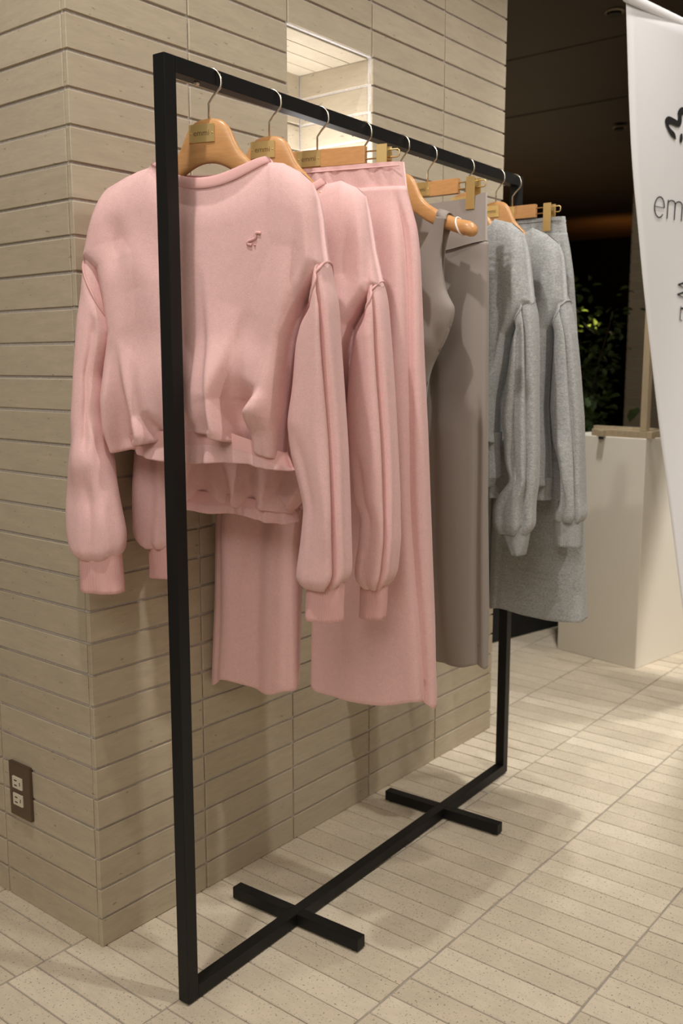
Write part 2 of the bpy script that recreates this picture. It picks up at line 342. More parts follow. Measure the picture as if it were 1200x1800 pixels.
def ribbon(name, P, w, x, th, m, parent=None, uv=None):
    """flat stroke of width w along a (s,z) path, standing th proud of x"""
    P = np.array(P, float); V = []; F = []; n = len(P)
    for i in range(n):
        t = P[min(i+1, n-1)]-P[max(i-1, 0)]; t /= (np.linalg.norm(t)+1e-9); nn = np.array([-t[1], t[0]])*(w[i] if hasattr(w, '__len__') else w)/2
        for q in (P[i]+nn, P[i]-nn):
            V.append((x, -q[0], q[1])); V.append((x-th, -q[0], q[1]))
    for i in range(n-1):
        a = 4*i; b = a+4
        F += [(a+1, a+3, b+3, b+1), (a, b, b+2, a+2), (a, a+1, b+1, b), (a+2, b+2, b+3, a+3)]
    F += [(0, 2, 3, 1), (4*n-4, 4*n-3, 4*n-1, 4*n-2)]
    return mesh(name, V, F, m, parent, smooth=False)

# ------------------------------------------------------------------ cloth builders
def wob(A, B, seed, amp=1.0):
    r = np.random.default_rng(seed); o = 0
    for k in range(5):
        f = r.uniform(-1, 1, 2)*np.array([1, .5])*(k+1); o = o+np.sin(A*f[0]*14+B*f[1]*14+r.uniform(0, 6.3))/(k+1.5)
    return o*amp
def foldf(S, Z, poly, w, amp, mode='mid', kind='g'):
    """soft fold along a polyline. mode: mid (fades both ends), low (grows downwards); kind g = ridge/valley, s = stepped pleat"""
    poly = np.array(poly, float); best = np.full(S.shape, 1e9); bt = np.zeros(S.shape); bs = np.ones(S.shape)
    L = np.r_[0, np.cumsum(np.linalg.norm(np.diff(poly, axis=0), axis=1))]
    for i in range(len(poly)-1):
        a = poly[i]; d = poly[i+1]-a; l2 = d@d
        t = np.clip(((S-a[0])*d[0]+(Z-a[1])*d[1])/l2, 0, 1)
        dx = S-a[0]-t*d[0]; dz = Z-a[1]-t*d[1]; dd = np.hypot(dx, dz)
        k = dd < best; best = np.where(k, dd, best); bt = np.where(k, (L[i]+t*(L[i+1]-L[i]))/L[-1], bt)
        bs = np.where(k, np.sign(dx*(-d[1])+dz*d[0]+1e-12), bs)
    e = {'mid': np.sin(PI*np.clip(bt, 0, 1))**2, 'low': np.clip(bt, 0, 1)**1.25, 'all': np.ones_like(bt)}[mode]
    if kind == 'g': return amp*e*np.exp(-(best/w)**2)
    return amp*e*np.tanh(bs*best/(w*.35))*np.exp(-(best/(w*2.2))**2)
def coons(top, left, right, bot, nu, nv):
    T = resample(top, nu); B = resample(bot, nu); L = resample(left, nv); R = resample(right, nv)
    u = np.linspace(0, 1, nu)[None, :, None]; v = np.linspace(0, 1, nv)[:, None, None]
    return (1-v)*T[None]+v*B[None]+(1-u)*L[:, None]+u*R[:, None]-((1-u)*(1-v)*T[0]+u*(1-v)*T[-1]+(1-u)*v*B[0]+u*v*B[-1])
def panel(name, top, left, right, bot, m, parent, dfun, front=None, back=None, topback=None, nu=150, nv=130, curl=0.0):
    """two cloth sheets joined at both sides: a hanging flat tube"""
    A = coons(top, left, right, bot, nu, nv); Bk = coons(topback or top, left, right, bot, nu, nv)
    U, Vv = np.meshgrid(np.linspace(0, 1, nu), np.linspace(0, 1, nv))
    XF = -dfun(U, Vv, A[..., 0], A[..., 1]); XB = dfun(U, Vv, Bk[..., 0], Bk[..., 1])
    edge = np.clip(np.minimum(U, 1-U)*14, 0, 1)
    if front: XF = XF-front(A[..., 0], A[..., 1], U, Vv)*edge
    if back: XB = XB+back(Bk[..., 0], Bk[..., 1], U, Vv)*edge
    SF, ZF, SB, ZB = A[..., 0], A[..., 1], Bk[..., 0], Bk[..., 1]
    if curl:
        nc = 7; a = np.linspace(0, PI*.95, nc+1)[1:, None]
        def cu(X, S, Z, sg):
            x = X[-1][None]+sg*curl*(1-np.cos(a)); z = Z[-1][None]-curl*.8*np.sin(a)
            return np.vstack([X, x]), np.vstack([S, np.repeat(S[-1][None], nc, 0)]), np.vstack([Z, z])
        XF, SF, ZF = cu(XF, SF, ZF, 1); XB, SB, ZB = cu(XB, SB, ZB, -1)
        XF = np.minimum(XF, np.maximum(XB, XF)); nv = nv+nc
    V = np.concatenate([np.stack([XF, -SF, ZF], -1).reshape(-1, 3), np.stack([XB, -SB, ZB], -1).reshape(-1, 3)])
    F = []; off = nu*nv
    for i in range(nv-1):
        for j in range(nu-1):
            a = i*nu+j
            F.append((a, a+nu, a+nu+1, a+1)); F.append((off+a, off+a+1, off+a+nu+1, off+a+nu))
        F.append((i*nu, off+i*nu, off+(i+1)*nu, (i+1)*nu)); e = i*nu+nu-1
        F.append((e, e+nu, off+e+nu, off+e))
    o = mesh(name, V, F, m, parent)
    o['nfront'] = nu*nv
    return o
def fx(o, s, z, back=False):
    """x of the cloth's front (or back) surface at (s,z)"""
    if o.name not in _cache:
        a = np.empty(len(o.data.vertices)*3); o.data.vertices.foreach_get('co', a); _cache[o.name] = a.reshape(-1, 3)
    V = _cache[o.name]; nf = o.get('nfront', len(V)); V = V[:nf] if not back else V[nf:]
    d = (V[:, 1]+s)**2+(V[:, 2]-z)**2; c = np.argsort(d)[:3]
    return float((V[c, 0].min() if not back else V[c, 0].max()))
_cache = {}
CAPS = ((.86, .008), (.6, .014), (.2, .016)); CAPF = ((.9, -.002), (.5, -.004), (.2, -.005))
def tube(name, Lp, Rp, d, kr, m, parent, folds=(), e=2.2, x0=0.0, n=84, step=0.007, wave=0.0, seed=1, hem=0.0, xf=None, capt=True, lip=0.004, ribs=0, zslope=0.0, seam=None, puff=0.0):
    """a sleeve or trouser leg: horizontal rings between a left and a right outline"""
    Lp = np.array(Lp, float); Rp = np.array(Rp, float)
    zt = min(Lp[0, 1], Rp[0, 1]) if abs(Lp[0, 1]-Rp[0, 1]) > .03 else (Lp[0, 1]+Rp[0, 1])/2
    zb = (Lp[-1, 1]+Rp[-1, 1])/2
    nr = max(6, int(abs(zt-zb)/step)); Zr = np.linspace(zt, zb, nr)
    tz = (zt-Zr)/(zt-zb)
    def ev(P, z):
        o = np.argsort(P[:, 1]); s = np.interp(z, P[o, 1], P[o, 0]); return s
    sL = ev(Lp, Zr); sR = ev(Rp, Zr)
    ker = np.array([1, 2, 3, 2, 1.])/9
    if nr > 16:
        sL = np.convolve(np.pad(sL, 2, 'edge'), ker, 'valid'); sR = np.convolve(np.pad(sR, 2, 'edge'), ker, 'valid')
    dd = d(tz) if callable(d) else np.full(nr, d)
    if xf is None: xc = np.full(nr, x0)
    else: xc = x0+xf(tz)
    h = (sR-sL)/2; c = (sL+sR)/2-kr*xc
    w = np.sqrt(np.maximum(h**2-(kr*dd)**2, (.45*h)**2))
    if puff:
        pf = 1-puff*np.clip((tz-.965)/.035, 0, 1)**2; w = w*pf; dd = dd*pf
    if seam: q_ = np.clip(1-tz/.09, 0, 1)**2; w = w-.003*q_; dd = dd*(1-.16*q_)
    th = np.linspace(0, 2*PI, n, endpoint=False)
    TH, Wd = np.meshgrid(th, w); _, D = np.meshgrid(th, dd); _, Z = np.meshgrid(th, Zr); _, C = np.meshgrid(th, c); _, X = np.meshgrid(th, xc); _, T = np.meshgrid(th, tz)
    ct, st = np.cos(TH), np.sin(TH)
    p = 2/e
    ex, ey = np.sign(ct)*np.abs(ct)**p, np.sign(st)*np.abs(st)**p
    disp = np.zeros_like(Z)
    for f in folds:
        a0, wd, amp, t0, t1 = f[:5]; dr = f[5] if len(f) > 5 else 0
        ang = np.radians(a0+dr*(T-t0)+4*np.sin(T*9+a0))
        da = np.abs((TH-ang+PI) % (2*PI)-PI)
        win = np.clip((T-t0)/.08, 0, 1)*np.clip((t1-T)/.08, 0, 1)
        disp += amp*win*np.exp(-(da/np.radians(wd))**2)
    if wave:
        r = np.random.default_rng(seed)
        for k in (3, 5, 7, 9): disp += wave*(.3+T)*np.cos(k*TH+r.uniform(0, 6.3)+np.sin(T*r.uniform(2, 5)+r.uniform(0, 6))*1.3)/(k**.6)
    if ribs: disp += 0.00035*np.cos(ribs*TH)
    nx, ny = ct*Wd/(D+Wd)*1.0, st
    nl = np.sqrt((ct*D)**2+(st*Wd)**2); nx, ny = ct*D/nl, st*Wd/nl
    S = C+Wd*ex+disp*nx; XX = X-D*ey-disp*ny
    Zv = Z+zslope*ex*np.sin(PI*np.clip(1-T, 0, 1)/2)
    if seam: Zv = Zv+(seam[0]+seam[1]*np.cos(TH)+seam[2]*np.sin(TH)-zt)*np.clip(1-T/seam[3], 0, 1)**1.5
    if hem: Zv = Zv+hem*np.clip((T-.9)/.1, 0, 1)*(np.sin(3*TH+seed)+.5*np.sin(5*TH+2*seed))
    rows = [np.stack([XX, -S, Zv], -1)]
    # lip turned inwards at the open end
    last = rows[0][-1]; cen = last.mean(0)
    def shr(q, k, dz): r_ = q.copy(); v = cen-q; l = np.linalg.norm(v[:, :2], axis=1, keepdims=True); r_[:, :2] += v[:, :2]/l*np.minimum(k, l*.7); r_[:, 2] += dz; return r_
    rows.append(np.stack([shr(last, lip*.5, -.001), shr(last, lip, .001), shr(last, lip*1.1, .02), shr(last, lip*1.6, .05)]))
    V = np.concatenate(rows, 0); k = V.shape[0]; V = V.reshape(-1, 3)
    F = []
    for i in range(k-1):
        for j in range(n):
            j2 = (j+1) % n; F.append((i*n+j, i*n+j2, (i+1)*n+j2, (i+1)*n+j))
    nfv = len(V)
    if capt:
        CAP = CAPS if seam else CAPF
        top = rows[0][0]; tc_ = top.mean(0); V = list(V)
        for q, dz in CAP:
            V += [tuple(tc_+(p_-tc_)*np.array([q, q, 1])+np.array([0, dz*.45*np.sign(tc_[1]*-1), dz])) for p_ in top]
        prev = 0; base = nfv
        for r_ in range(len(CAP)):
            for j in range(n):
                j2 = (j+1) % n; a = prev if r_ == 0 else base+(r_-1)*n
                F.append((a+j2, a+j, base+r_*n+j, base+r_*n+j2))
        F.append(tuple(base+(len(CAP)-1)*n+j for j in range(n)))
    F.append(tuple((k-1)*n+j for j in range(n-1, -1, -1)))
    o = mesh(name, V, F, m, parent)
    o['rings'] = k
    _rings[o.name] = (rows[0], Zr)
    return o
_rings = {}
def topcord(name, tb, r, m, parent, th0=0, th1=360, off=0.0012, row=2):
    R, Zr = _rings[tb.name]; R = R[row:]; n = R.shape[1]; c = R[0].mean(0); P = []
    for a in np.linspace(th0, th1, 72, endpoint=(th1-th0 < 359)):
        j = (a % 360)/360*n; j0 = int(j) % n; g = j-int(j); p = R[0][j0]*(1-g)+R[0][(j0+1) % n]*g
        v = p-c; v[2] = 0; v /= np.linalg.norm(v); P.append(tuple(p+v*off))
    return tubepath(name, P, r, m, parent, 6, closed=(th1-th0 > 359))
def ringcord(name, tb, zf, r, m, parent, th0=0, th1=360, off=0.0015):
    """a raised seam around a sleeve: zf(theta in rad) gives its height"""
    R, Zr = _rings[tb.name]; n = R.shape[1]; P = []
    cen = R.mean(1)
    for a in np.linspace(math.radians(th0), math.radians(th1), 72, endpoint=(th1-th0 < 359)):
        z = zf(a); i = int(np.clip(np.searchsorted(-Zr, -z), 1, len(Zr)-1)); f = (Zr[i-1]-z)/(Zr[i-1]-Zr[i]+1e-9); f = min(max(f, 0), 1)
        j = a/(2*PI)*n; j0 = int(j) % n; g = j-int(j)
        q = lambda ii: R[ii, j0]*(1-g)+R[ii, (j0+1) % n]*g
        p = q(i-1)*(1-f)+q(i)*f; c = cen[i]; v = p-c; v[2] = 0; v /= np.linalg.norm(v)+1e-9
        P.append(tuple(p+v*off))
    return tubepath(name, P, r, m, parent, 6, closed=(th1-th0 > 359))
def band(name, lo, up, th, m, parent, n=80, closed=False):
    """ribbed strip between a lower and an upper 3-D edge, elliptical in section"""
    lo = resample(lo, n); up = resample(up, n); V = []; F = []; K = 12
    for i in range(n):
        a, b = lo[i], up[i]; ax = (b-a)/2; c = (a+b)/2
        t = lo[min(i+1, n-1)]-lo[max(i-1, 0)]; nn = np.cross(t, ax); nn /= np.linalg.norm(nn)+1e-9
        for j in range(K):
            q = 2*PI*j/K; V.append(c+ax*math.cos(q)*1.06+nn*math.sin(q)*th)
    for i in range(n-1):
        for j in range(K): F.append((i*K+j, i*K+(j+1) % K, (i+1)*K+(j+1) % K, (i+1)*K+j))
    F.append(tuple(range(K))); F.append(tuple((n-1)*K+j for j in range(K-1, -1, -1)))
    return mesh(name, V, F, m, parent)
def on_rack(key): 
    g = G[key]; return rackpos(g['a']), RTH+g['phi']
def rackpos(a, b=0.01273):
    c, s = math.cos(RTH), math.sin(RTH)
    return (RO.x+a*c-b*s, RO.y+a*s+b*c, 0)

# ================================================================== THE SETTING
# ---- floor
M_fgrout = mat('floor_grout', (0.36, 0.32, 0.27), 0.95, noise=(200, 0.15, (1, 1, 1)))
cores = {}
floor = boxes('floor', [((-3, -3.2, -0.08), (14.5, 6, -0.0024))], M_fgrout); floor['kind'] = 'structure'
TW, TLn, J = 0.0645, 0.295, 0.0032
def sc_xy(x, y, z=0.0):
    f = cam.rotation_euler; yaw = 0.89226; pt = 0.15127
    fw = Vector((math.sin(yaw)*math.cos(pt), math.cos(yaw)*math.cos(pt), -math.sin(pt))); r = Vector((math.cos(yaw), -math.sin(yaw), 0)); u = r.cross(fw)
    d = Vector((x, y, z))-cam.location; k = d.dot(fw)
    return (600+1694.9*d.dot(r)/k, 900-1694.9*d.dot(u)/k, k) if k > .1 else None
tiles = []
for r in range(-9, 5):
    y1 = 0.055+0.2955*r; y0 = y1-0.2955; off = [0.0107, 0.0385, 0.052, 0.0225][r % 4] if r < 1 else 0.03
    k0 = int(-1.2/TW)
    for k in range(k0, int(4.6/TW)):
        x = off+k*TW; yt = y1; yb = y0
        if x > -0.03 and x < 1.6 and y0 > -0.02: continue
        xx = x
        tiles.append((xx+J/2, y0+J*.6, xx+TW-J/2, y1-J*.6))
def vis(t):
    q = sc_xy((t[0]+t[2])/2, (t[1]+t[3])/2)
    return q and -60 < q[0] < 1260 and 0 < q[1] < 1900
def keepdist(t): return (Vector(((t[0]+t[2])/2, (t[1]+t[3])/2, 0))-cam.location).length
V_ = sorted([t for t in tiles if vis(t)], key=keepdist); near = V_[:296]; ns = set(near)
tv = []
for i in range(5):
    bm = boxdata((0, 0, -0.012), (TW-J, 0.2955-1.2*J, 0), 0.0012, 1)
    rr = random.Random(i)
    for v in bm.verts: v.co += Vector((rr.uniform(-.0005, .0005), rr.uniform(-.0008, .0008), rr.uniform(-.0003, .0002)))
    me = bpy.data.meshes.new('tile'); bm.to_mesh(me); bm.free(); me.materials.append(M_ftile); tv.append(me)
for t in near:
    o = link('tile', random.choice(tv), None, floor, (t[0], t[1], random.uniform(-.0004, .0004)))
rest = boxes('tile_field', [((t[0], t[1], -.012), (t[2], t[3], random.uniform(-.0004, .0002))) for t in tiles if t not in ns], M_ftile, floor); rest['kind'] = 'stuff'

# ---- the brick column: right face (Y = 0) with niche, left face (X = 0)
XJ = [0.0, 0.2885, 0.5805, 0.887, 1.2095, 1.533]; PZ = 0.0634; DEP = 1.35; TOPZ = 3.0
NZ0, NZ1, ND = 24*PZ, 30*PZ, 0.235
c0 = 0.0045
wr = boxes('wall_right', [((c0, c0, 0), (XJ[2], .30, TOPZ)), ((XJ[3], c0, 0), (XJ[5]-.004, .30, TOPZ)), ((XJ[2], c0, 0), (XJ[3], .30, NZ0)), ((XJ[2], c0, NZ1), (XJ[3], .30, TOPZ)), ((XJ[2], ND+.006, NZ0), (XJ[3], .30, NZ1))], M_grout)
wr['kind'] = 'structure'
wl = boxes('wall_left', [((c0+.001, .301, 0), (XJ[5]-.004, DEP, TOPZ)), ], M_grout); wl['kind'] = 'structure'
def brickmesh(L, axis, seed, T=0.012, H=PZ-0.0054):
    """a thin clay tile: L long, front face at 0"""
    if axis == 'x': bm = boxdata((0, 0, 0), (L, T, H), 0.0012, 1)
    else: bm = boxdata((0, 0, 0), (T, L, H), 0.0012, 1)
    bmesh.ops.triangulate(bm, faces=[])
    rr = random.Random(seed)
    for v in bm.verts: v.co += Vector((rr.uniform(-.0004, .0004), rr.uniform(-.0004, .0004), rr.uniform(-.0006, .0006)))
    me = bpy.data.meshes.new('brick'); bm.to_mesh(me); bm.free(); me.materials.append(M_tile); return me
bmR = [[brickmesh(XJ[c+1]-XJ[c]-(.0045 if c < 4 else 0), 'x', 10*c+i) for i in range(4)] for c in range(5)]
stuffb = []
for k in range(int(TOPZ/PZ)):
    z = k*PZ+.0005
    for c in range(5):
        if c == 2 and 24 <= k < 30: continue
        x = XJ[c]; yo = random.uniform(-.0006, .0006)
        if k < 38: link('brick', random.choice(bmR[c]), None, wr, (x, yo, z))
        else: stuffb.append(((x, 0, z), (XJ[c+1]-.0045, .012, z+PZ-.0052)))
o = boxes('upper_bricks', stuffb, M_tile, wr); o['kind'] = 'stuff'
YJ = [0.0150, 0.336, 0.632, 0.928, DEP]
bmL = [[brickmesh(YJ[c+1]-YJ[c]-.0045, 'y', 100+10*c+i) for i in range(4)] for c in range(4)]
stuffb = []
for k in range(int(TOPZ/PZ)):
    z = k*PZ+.0005
    for c in range(4):
        if k < 30 and c < 2: link('brick', random.choice(bmL[c]), None, wl, (random.uniform(-.0006, .0006), YJ[c], z))
        else: stuffb.append(((0, YJ[c], z), (.012, YJ[c+1]-.0045, z+PZ-.0052)))
o = boxes('upper_bricks', stuffb, M_tile, wl); o['kind'] = 'stuff'
# far end of the column, same tiles
o = boxes('side_bricks', [((XJ[5]-.012, YJ[c] if c else .0165, k*PZ+.0005), (XJ[5], YJ[c+1]-.0045, k*PZ+PZ-.0043)) for k in range(int(TOPZ/PZ)) for c in range(4)], M_tile, wl); o['kind'] = 'stuff'
# niche lining: each tile its own piece
def npiece(a, b): return box('niche_tile', a, b, M_tile, wr, .0008)
for k in range(24, 30):
    z0, z1 = k*PZ+.003, k*PZ+PZ-.003
    npiece((XJ[3]-.001, .0155, z0), (XJ[3]+.010, ND-.002, z1)); npiece((XJ[2]-.010, .0155, z0), (XJ[2]+.001, ND-.002, z1))
    npiece((XJ[2]+.004, ND-.001, z0), (XJ[3]-.004, ND+.010, z1))
for i in range(4):
    y0 = .015+i*.0555; y1 = y0+.0525
    npiece((XJ[2]+.003, y0, NZ1-.004), (XJ[3]-.003, y1, NZ1+.008)); npiece((XJ[2]+.003, y0, NZ0-.008), (XJ[3]-.003, y1, NZ0+.004))
niche_bar = thing('added_light_bar', 'slim light bar lying in the lit wall niche behind the hangers', 'lamp', (XJ[2]+.153, .15, NZ0+.0045))  # bar added to light the niche, hidden behind the clothes
box('housing', (-.14, -.012, 0), (.14, .012, .008), M_white, niche_bar, .001); box('diffuser', (-.135, -.009, .0082), (.135, .009, .014), M_niche_glow, niche_bar, .001)
lamp('niche_fill', 'AREA', (XJ[2]+.153, .12, NZ0+.03), (XJ[2]+.153, .12, 3), 1.5, (0.90, 0.93, 1.0), shape='RECTANGLE', size=.24, size_y=.16)  # area fill added above the bar to brighten the niche

# ---- far room
cl = boxes('ceiling', [((1.0, -3.2, 3.0), (4.4, 6, 3.1)), ((4.4, -3.2, 2.996), (5.6, 6, 3.1)), ((5.6, -3.2, 2.99), (14.5, 6, 3.1)), ((-3, -.2, 3.0), (1.0, 6, 3.1))], M_ceil); cl['kind'] = 'structure'
wb = boxes('wall_back', [((12.6, -3.2, -.08), (14.5, 6, 2.965))], M_glass); wb['kind'] = 'structure'
wsd = boxes('wall_far_side', [((1.6, 5.8, -.08), (12.5, 6, 2.965))], M_glass); wsd['kind'] = 'structure'
col2 = boxes('wall_far_column', [((5.206, .006, 0), (6.2, 1.12, 2.98))], M_grout); col2['kind'] = 'structure'
o = boxes('column_bricks', [((5.2, 1.126-(c+1)*.2815+.002, k*PZ), (5.212, 1.126-c*.2815-.002, k*PZ+PZ-.006)) for k in range(46) for c in range(4)]
          + [((5.206+c*.248, 1.114, k*PZ), (5.206+(c+1)*.248-.004, 1.126, k*PZ+PZ-.006)) for k in range(46) for c in range(4)], M_tile, col2); o['kind'] = 'stuff'
for i, (x, y, z) in enumerate([(4.02, .78, 3.0), (6.3, 1.72, 2.97)]):
    t = thing('recessed_downlight', ['switched-off recessed downlight in the dark ceiling, higher in view', 'switched-off recessed downlight in the dark ceiling, further away'][i], 'ceiling light', (x, y, z))
    tubepath('ring', [(.045*math.cos(a), .045*math.sin(a), -.003) for a in np.linspace(0, 2*PI, 24, endpoint=False)], .006, M_oak, t, 6, True)
    bm = bmesh.new(); bmesh.ops.create_cone(bm, cap_ends=True, segments=20, radius1=.04, radius2=.03, depth=.02); me = bpy.data.meshes.new('reflector'); bm.to_mesh(me); bm.free(); link('reflector', me, M_black, t, (0, 0, -.008))
t = thing('ceiling_track', 'black lighting track on the ceiling behind the top of the white banner', 'light track', (2.6, -.35, 3.0), -.12)
box('rail', (-1.5, -.02, -.04), (1.5, .02, -.002), M_black, t, .003)
box('hanging_strap', (-.02, -.06, -.30), (.02, -.05, -.002), M_oak, t, .002)
lamp('ceiling_uplight', 'SPOT', (10.9, 3.6, 2.1), (11.6, 3.9, 2.96), 26, (1.0, 0.42, 0.10), spot_size=2.4, spot_blend=1.0, shadow_soft_size=.2)

# ---- planter with shrubs
pl = thing('planter_bed', 'long low black planter bed full of dark plants past the brick column', 'planter', (2.0, .56, 0), -.21)
boxes('planter_wall', [((0, 0, 0), (3.0, .03, .22)), ((0, 1.5, 0), (3.0, 1.53, .22)), ((0, .03, 0), (.03, 1.5, .22)), ((2.97, .03, 0), (3.0, 1.5, .22))], M_dark, pl, .004)
sd = boxes('soil', [((.03, .03, 0), (2.97, 1.5, .19))], M_dark, pl); sd['kind'] = 'stuff'
def shrub(name, label, loc, H, n, leaf, spread, seed, cen=None):
    t = thing(name, label, 'plant', loc, 0, 'dark shrubs in the planter bed'); r = random.Random(seed)
    pts = []
    for i in range(9):
        a = r.uniform(0, 2*PI); rr = spread*r.uniform(.3, 1); h = H*r.uniform(.6, 1)
        P = [(0, 0, 0), (rr*.25*math.cos(a), rr*.25*math.sin(a), h*.45), (rr*.7*math.cos(a), rr*.7*math.sin(a), h*.8), (rr*math.cos(a), rr*math.sin(a), h)]
        P = smooth_path(P, 14); pts += [p for p in P[4:]]
        if i < 9: tubepath('stem', P, [.007*(1-.05*j) for j in range(14)], M_stem, t, 5)
    V = []; F = []
    for i in range(n):
        p = np.array(pts[r.randrange(len(pts))])+np.array([r.gauss(0, .07), r.gauss(0, .07), r.gauss(0, .06)])
        d = np.array([r.gauss(0, 1), r.gauss(0, 1), r.gauss(-.3, .6)]); d /= np.linalg.norm(d); w = np.cross(d, [r.gauss(0, .4), r.gauss(0, .4), 1]); w /= np.linalg.norm(w)+1e-9
        l = leaf*r.uniform(.6, 1.2); q = l*.3; nn = np.cross(d, w)*l*.12; b = len(V)
        V += [p, p+d*l*.3+w*q-nn, p+d*l*.7+w*q*.8-nn, p+d*l, p+d*l*.7-w*q*.8-nn, p+d*l*.3-w*q-nn, p+d*l*.35, p+d*l*.7]
        F += [(b, b+6, b+1), (b+1, b+6, b+7, b+2), (b+2, b+7, b+3), (b+3, b+7, b+4), (b+4, b+7, b+6, b+5), (b+5, b+6, b)]
    o = mesh('leaves', V, F, M_leaf, t); o['kind'] = 'stuff'
    return t
shrub('leafy_shrub', 'dark shrub with a few sunlit-yellow leaves beside the grey sweatshirts', (4.2, 1.02, .19), 1.50, 1500, .055, .33, 3)
shrub('leafy_shrub', 'nearly black bushy shrub low behind the white pedestal', (3.42, .74, .19), .80, 1200, .09, .32, 5)
shrub('leafy_shrub', 'dark broad-leaved shrub half hidden behind the hanging grey trousers', (2.6, 1.2, .19), .75, 900, .10, .4, 9)
lamp('plant_spot', 'SPOT', (3.85, .15, 2.7), (4.13, .90, 1.47), 800, (1.0, 0.74, 0.26), spot_size=.13, spot_blend=.7, shadow_soft_size=.02)

# ---- pedestal
pe = thing('display_pedestal', 'tall white box pedestal standing on the tiled floor at the right', 'pedestal', (2.417, -.126, 0), -.16)
# local axes: x away, y to the left
box('pedestal_body', (0, 0, 0), (.40, .362, .890), M_white, pe, .002)
st = thing('wooden_stand', 'pale wooden upright stand with crossed feet on the white pedestal', 'display stand', (2.417, -.126, .890), -.16)
box('foot_bar', (.004, -.02, .0), (.030, .24, .026), M_oak, st, .001)
box('foot_bar', (.030, .004, .0), (.36, .030, .026), M_oak, st, .001)
box('foot_bar', (.19, .06, .0), (.216, .355, .026), M_oak, st, .001)
box('upright', (.004, .004, .0265), (.030, .030, .80), M_oak, st, .001)
bm = bmesh.new(); bmesh.ops.create_cone(bm, cap_ends=True, segments=16, radius1=.010, radius2=.010, depth=.009); me = bpy.data.meshes.new('rubber_foot'); bm.to_mesh(me); bm.free()
link('rubber_foot', me, M_rubber, st, (-.012, .186, -.006)); box('foot_bar', (-.025, .172, .0), (.19, .198, .024), M_oak, st, .001)

# ---- banner
bn = thing('hanging_banner', 'white cloth banner with black wave logo hanging at the right edge', 'banner', (1.46, -.4, 0), -.14)
e = G['BN']['edge']+[(.56, .15)]; e = smooth_path(e, 60); V = []; F = []; nx_ = 40
for i, (s, z) in enumerate(e):
    s2 = 1.5-s*.9
    for j in range(nx_+1):
        u = j/nx_; x = s+(s2-s)*u
        V.append((x, .012*math.sin(u*9+z*1.1)+.010*math.cos(z*3)*u, z))
for i in range(len(e)-1):
    for j in range(nx_): a = i*(nx_+1)+j; F.append((a, a+1, a+nx_+2, a+nx_+1))
o = mesh('banner_cloth', V, F, M_banner, bn); mo = o.modifiers.new('s', 'SOLIDIFY'); mo.thickness = .0015; mo.offset = 0
tubepath('top_rod', [(-.01, .002, 2.106), (1.52, .002, 2.106)], .013, M_banner, bn, 14)
def bx(s, z): return .012*math.sin((s-.1)/1.3*9+z*1.1)
def inkpoly(name, pts):
    pts = smooth_path(pts+[pts[0]], 90)[:-1]
    bm = bmesh.new(); vs = [bm.verts.new((s, -.0045, z)) for s, z in pts]; f = bm.faces.new(vs)
    r = bmesh.ops.extrude_face_region(bm, geom=[f])
    for v in r['geom']:
        if isinstance(v, bmesh.types.BMVert): v.co.y += .001
    bmesh.ops.triangulate(bm, faces=bm.faces[:]); 
    for v in bm.verts: v.co.y += cly(v.co.x, v.co.z)
    me = bpy.data.meshes.new(name); bm.to_mesh(me); bm.free(); return link(name, me, M_ink, bn)
ez = np.array([q[1] for q in e])[::-1]; es = np.array([q[0] for q in e])[::-1]
def cly(s, z):
    s0 = float(np.interp(z, ez, es)); s2 = 1.5-s0*.9; u = (s-s0)/(s2-s0)
    return .012*math.sin(u*9+z*1.1)+.010*math.cos(z*3)*u
inkpoly('logo_wave', G['BN']['logo'])
inkpoly('logo_dot', [(.2925+.0065*math.cos(a), 1.800+.013*math.sin(a)) for a in np.linspace(0, 2*PI, 16, endpoint=False)])
def inkline(name, P, w, par=None):
    P = smooth_path(P, 30) if len(P) > 2 else resample(P, 12); V = []; F = []; n = len(P)
    for i in range(n):
        t_ = P[min(i+1, n-1)]-P[max(i-1, 0)]; t_ = t_/(np.linalg.norm(t_)+1e-9); nn = np.array([-t_[1], t_[0]])*w/2
        for q in (P[i]+nn, P[i]-nn):
            y = cly(q[0], q[1]); V.append((q[0], y-.0045, q[1])); V.append((q[0], y-.0033, q[1]))
    for i in range(n-1):
        a = 4*i; b = a+4; F += [(a, b, b+2, a+2), (a+1, a+3, b+3, b+1), (a, a+1, b+1, b), (a+2, b+2, b+3, a+3)]
    return mesh(name, V, F, M_ink, bn, smooth=False)
def letter_e(s, z, h, w):
    P = [(s+w*.02, z+h*.50), (s+w*.98, z+h*.50)]; inkline('letter', P, .0016)
    inkline('letter', [(s+w*(.5+.48*math.cos(a)), z+h*(.5+.5*math.sin(a))) for a in np.linspace(0, PI*1.78, 22)], .0028)
def letter_m(s, z, h, w):
    inkline('letter', [(s, z+h), (s, z)], .0026)
    for k in (0, 1):
        x = s+k*w/2; inkline('letter', [(x, z+h*.72)]+[(x+w/4-w/4*math.cos(a), z+h*.8+h*.2*math.sin(a)) for a in np.linspace(.3, PI, 9)]+[(x+w/2, z)], .0028)
letter_e(.184, 1.575, .056, .050); letter_m(.250, 1.575, .052, .072); letter_m(.345, 1.575, .052, .072); inkline('letter', [(.440, 1.627), (.440, 1.575)], .0028); inkline('letter', [(.440, 1.648), (.440, 1.642)], .006)
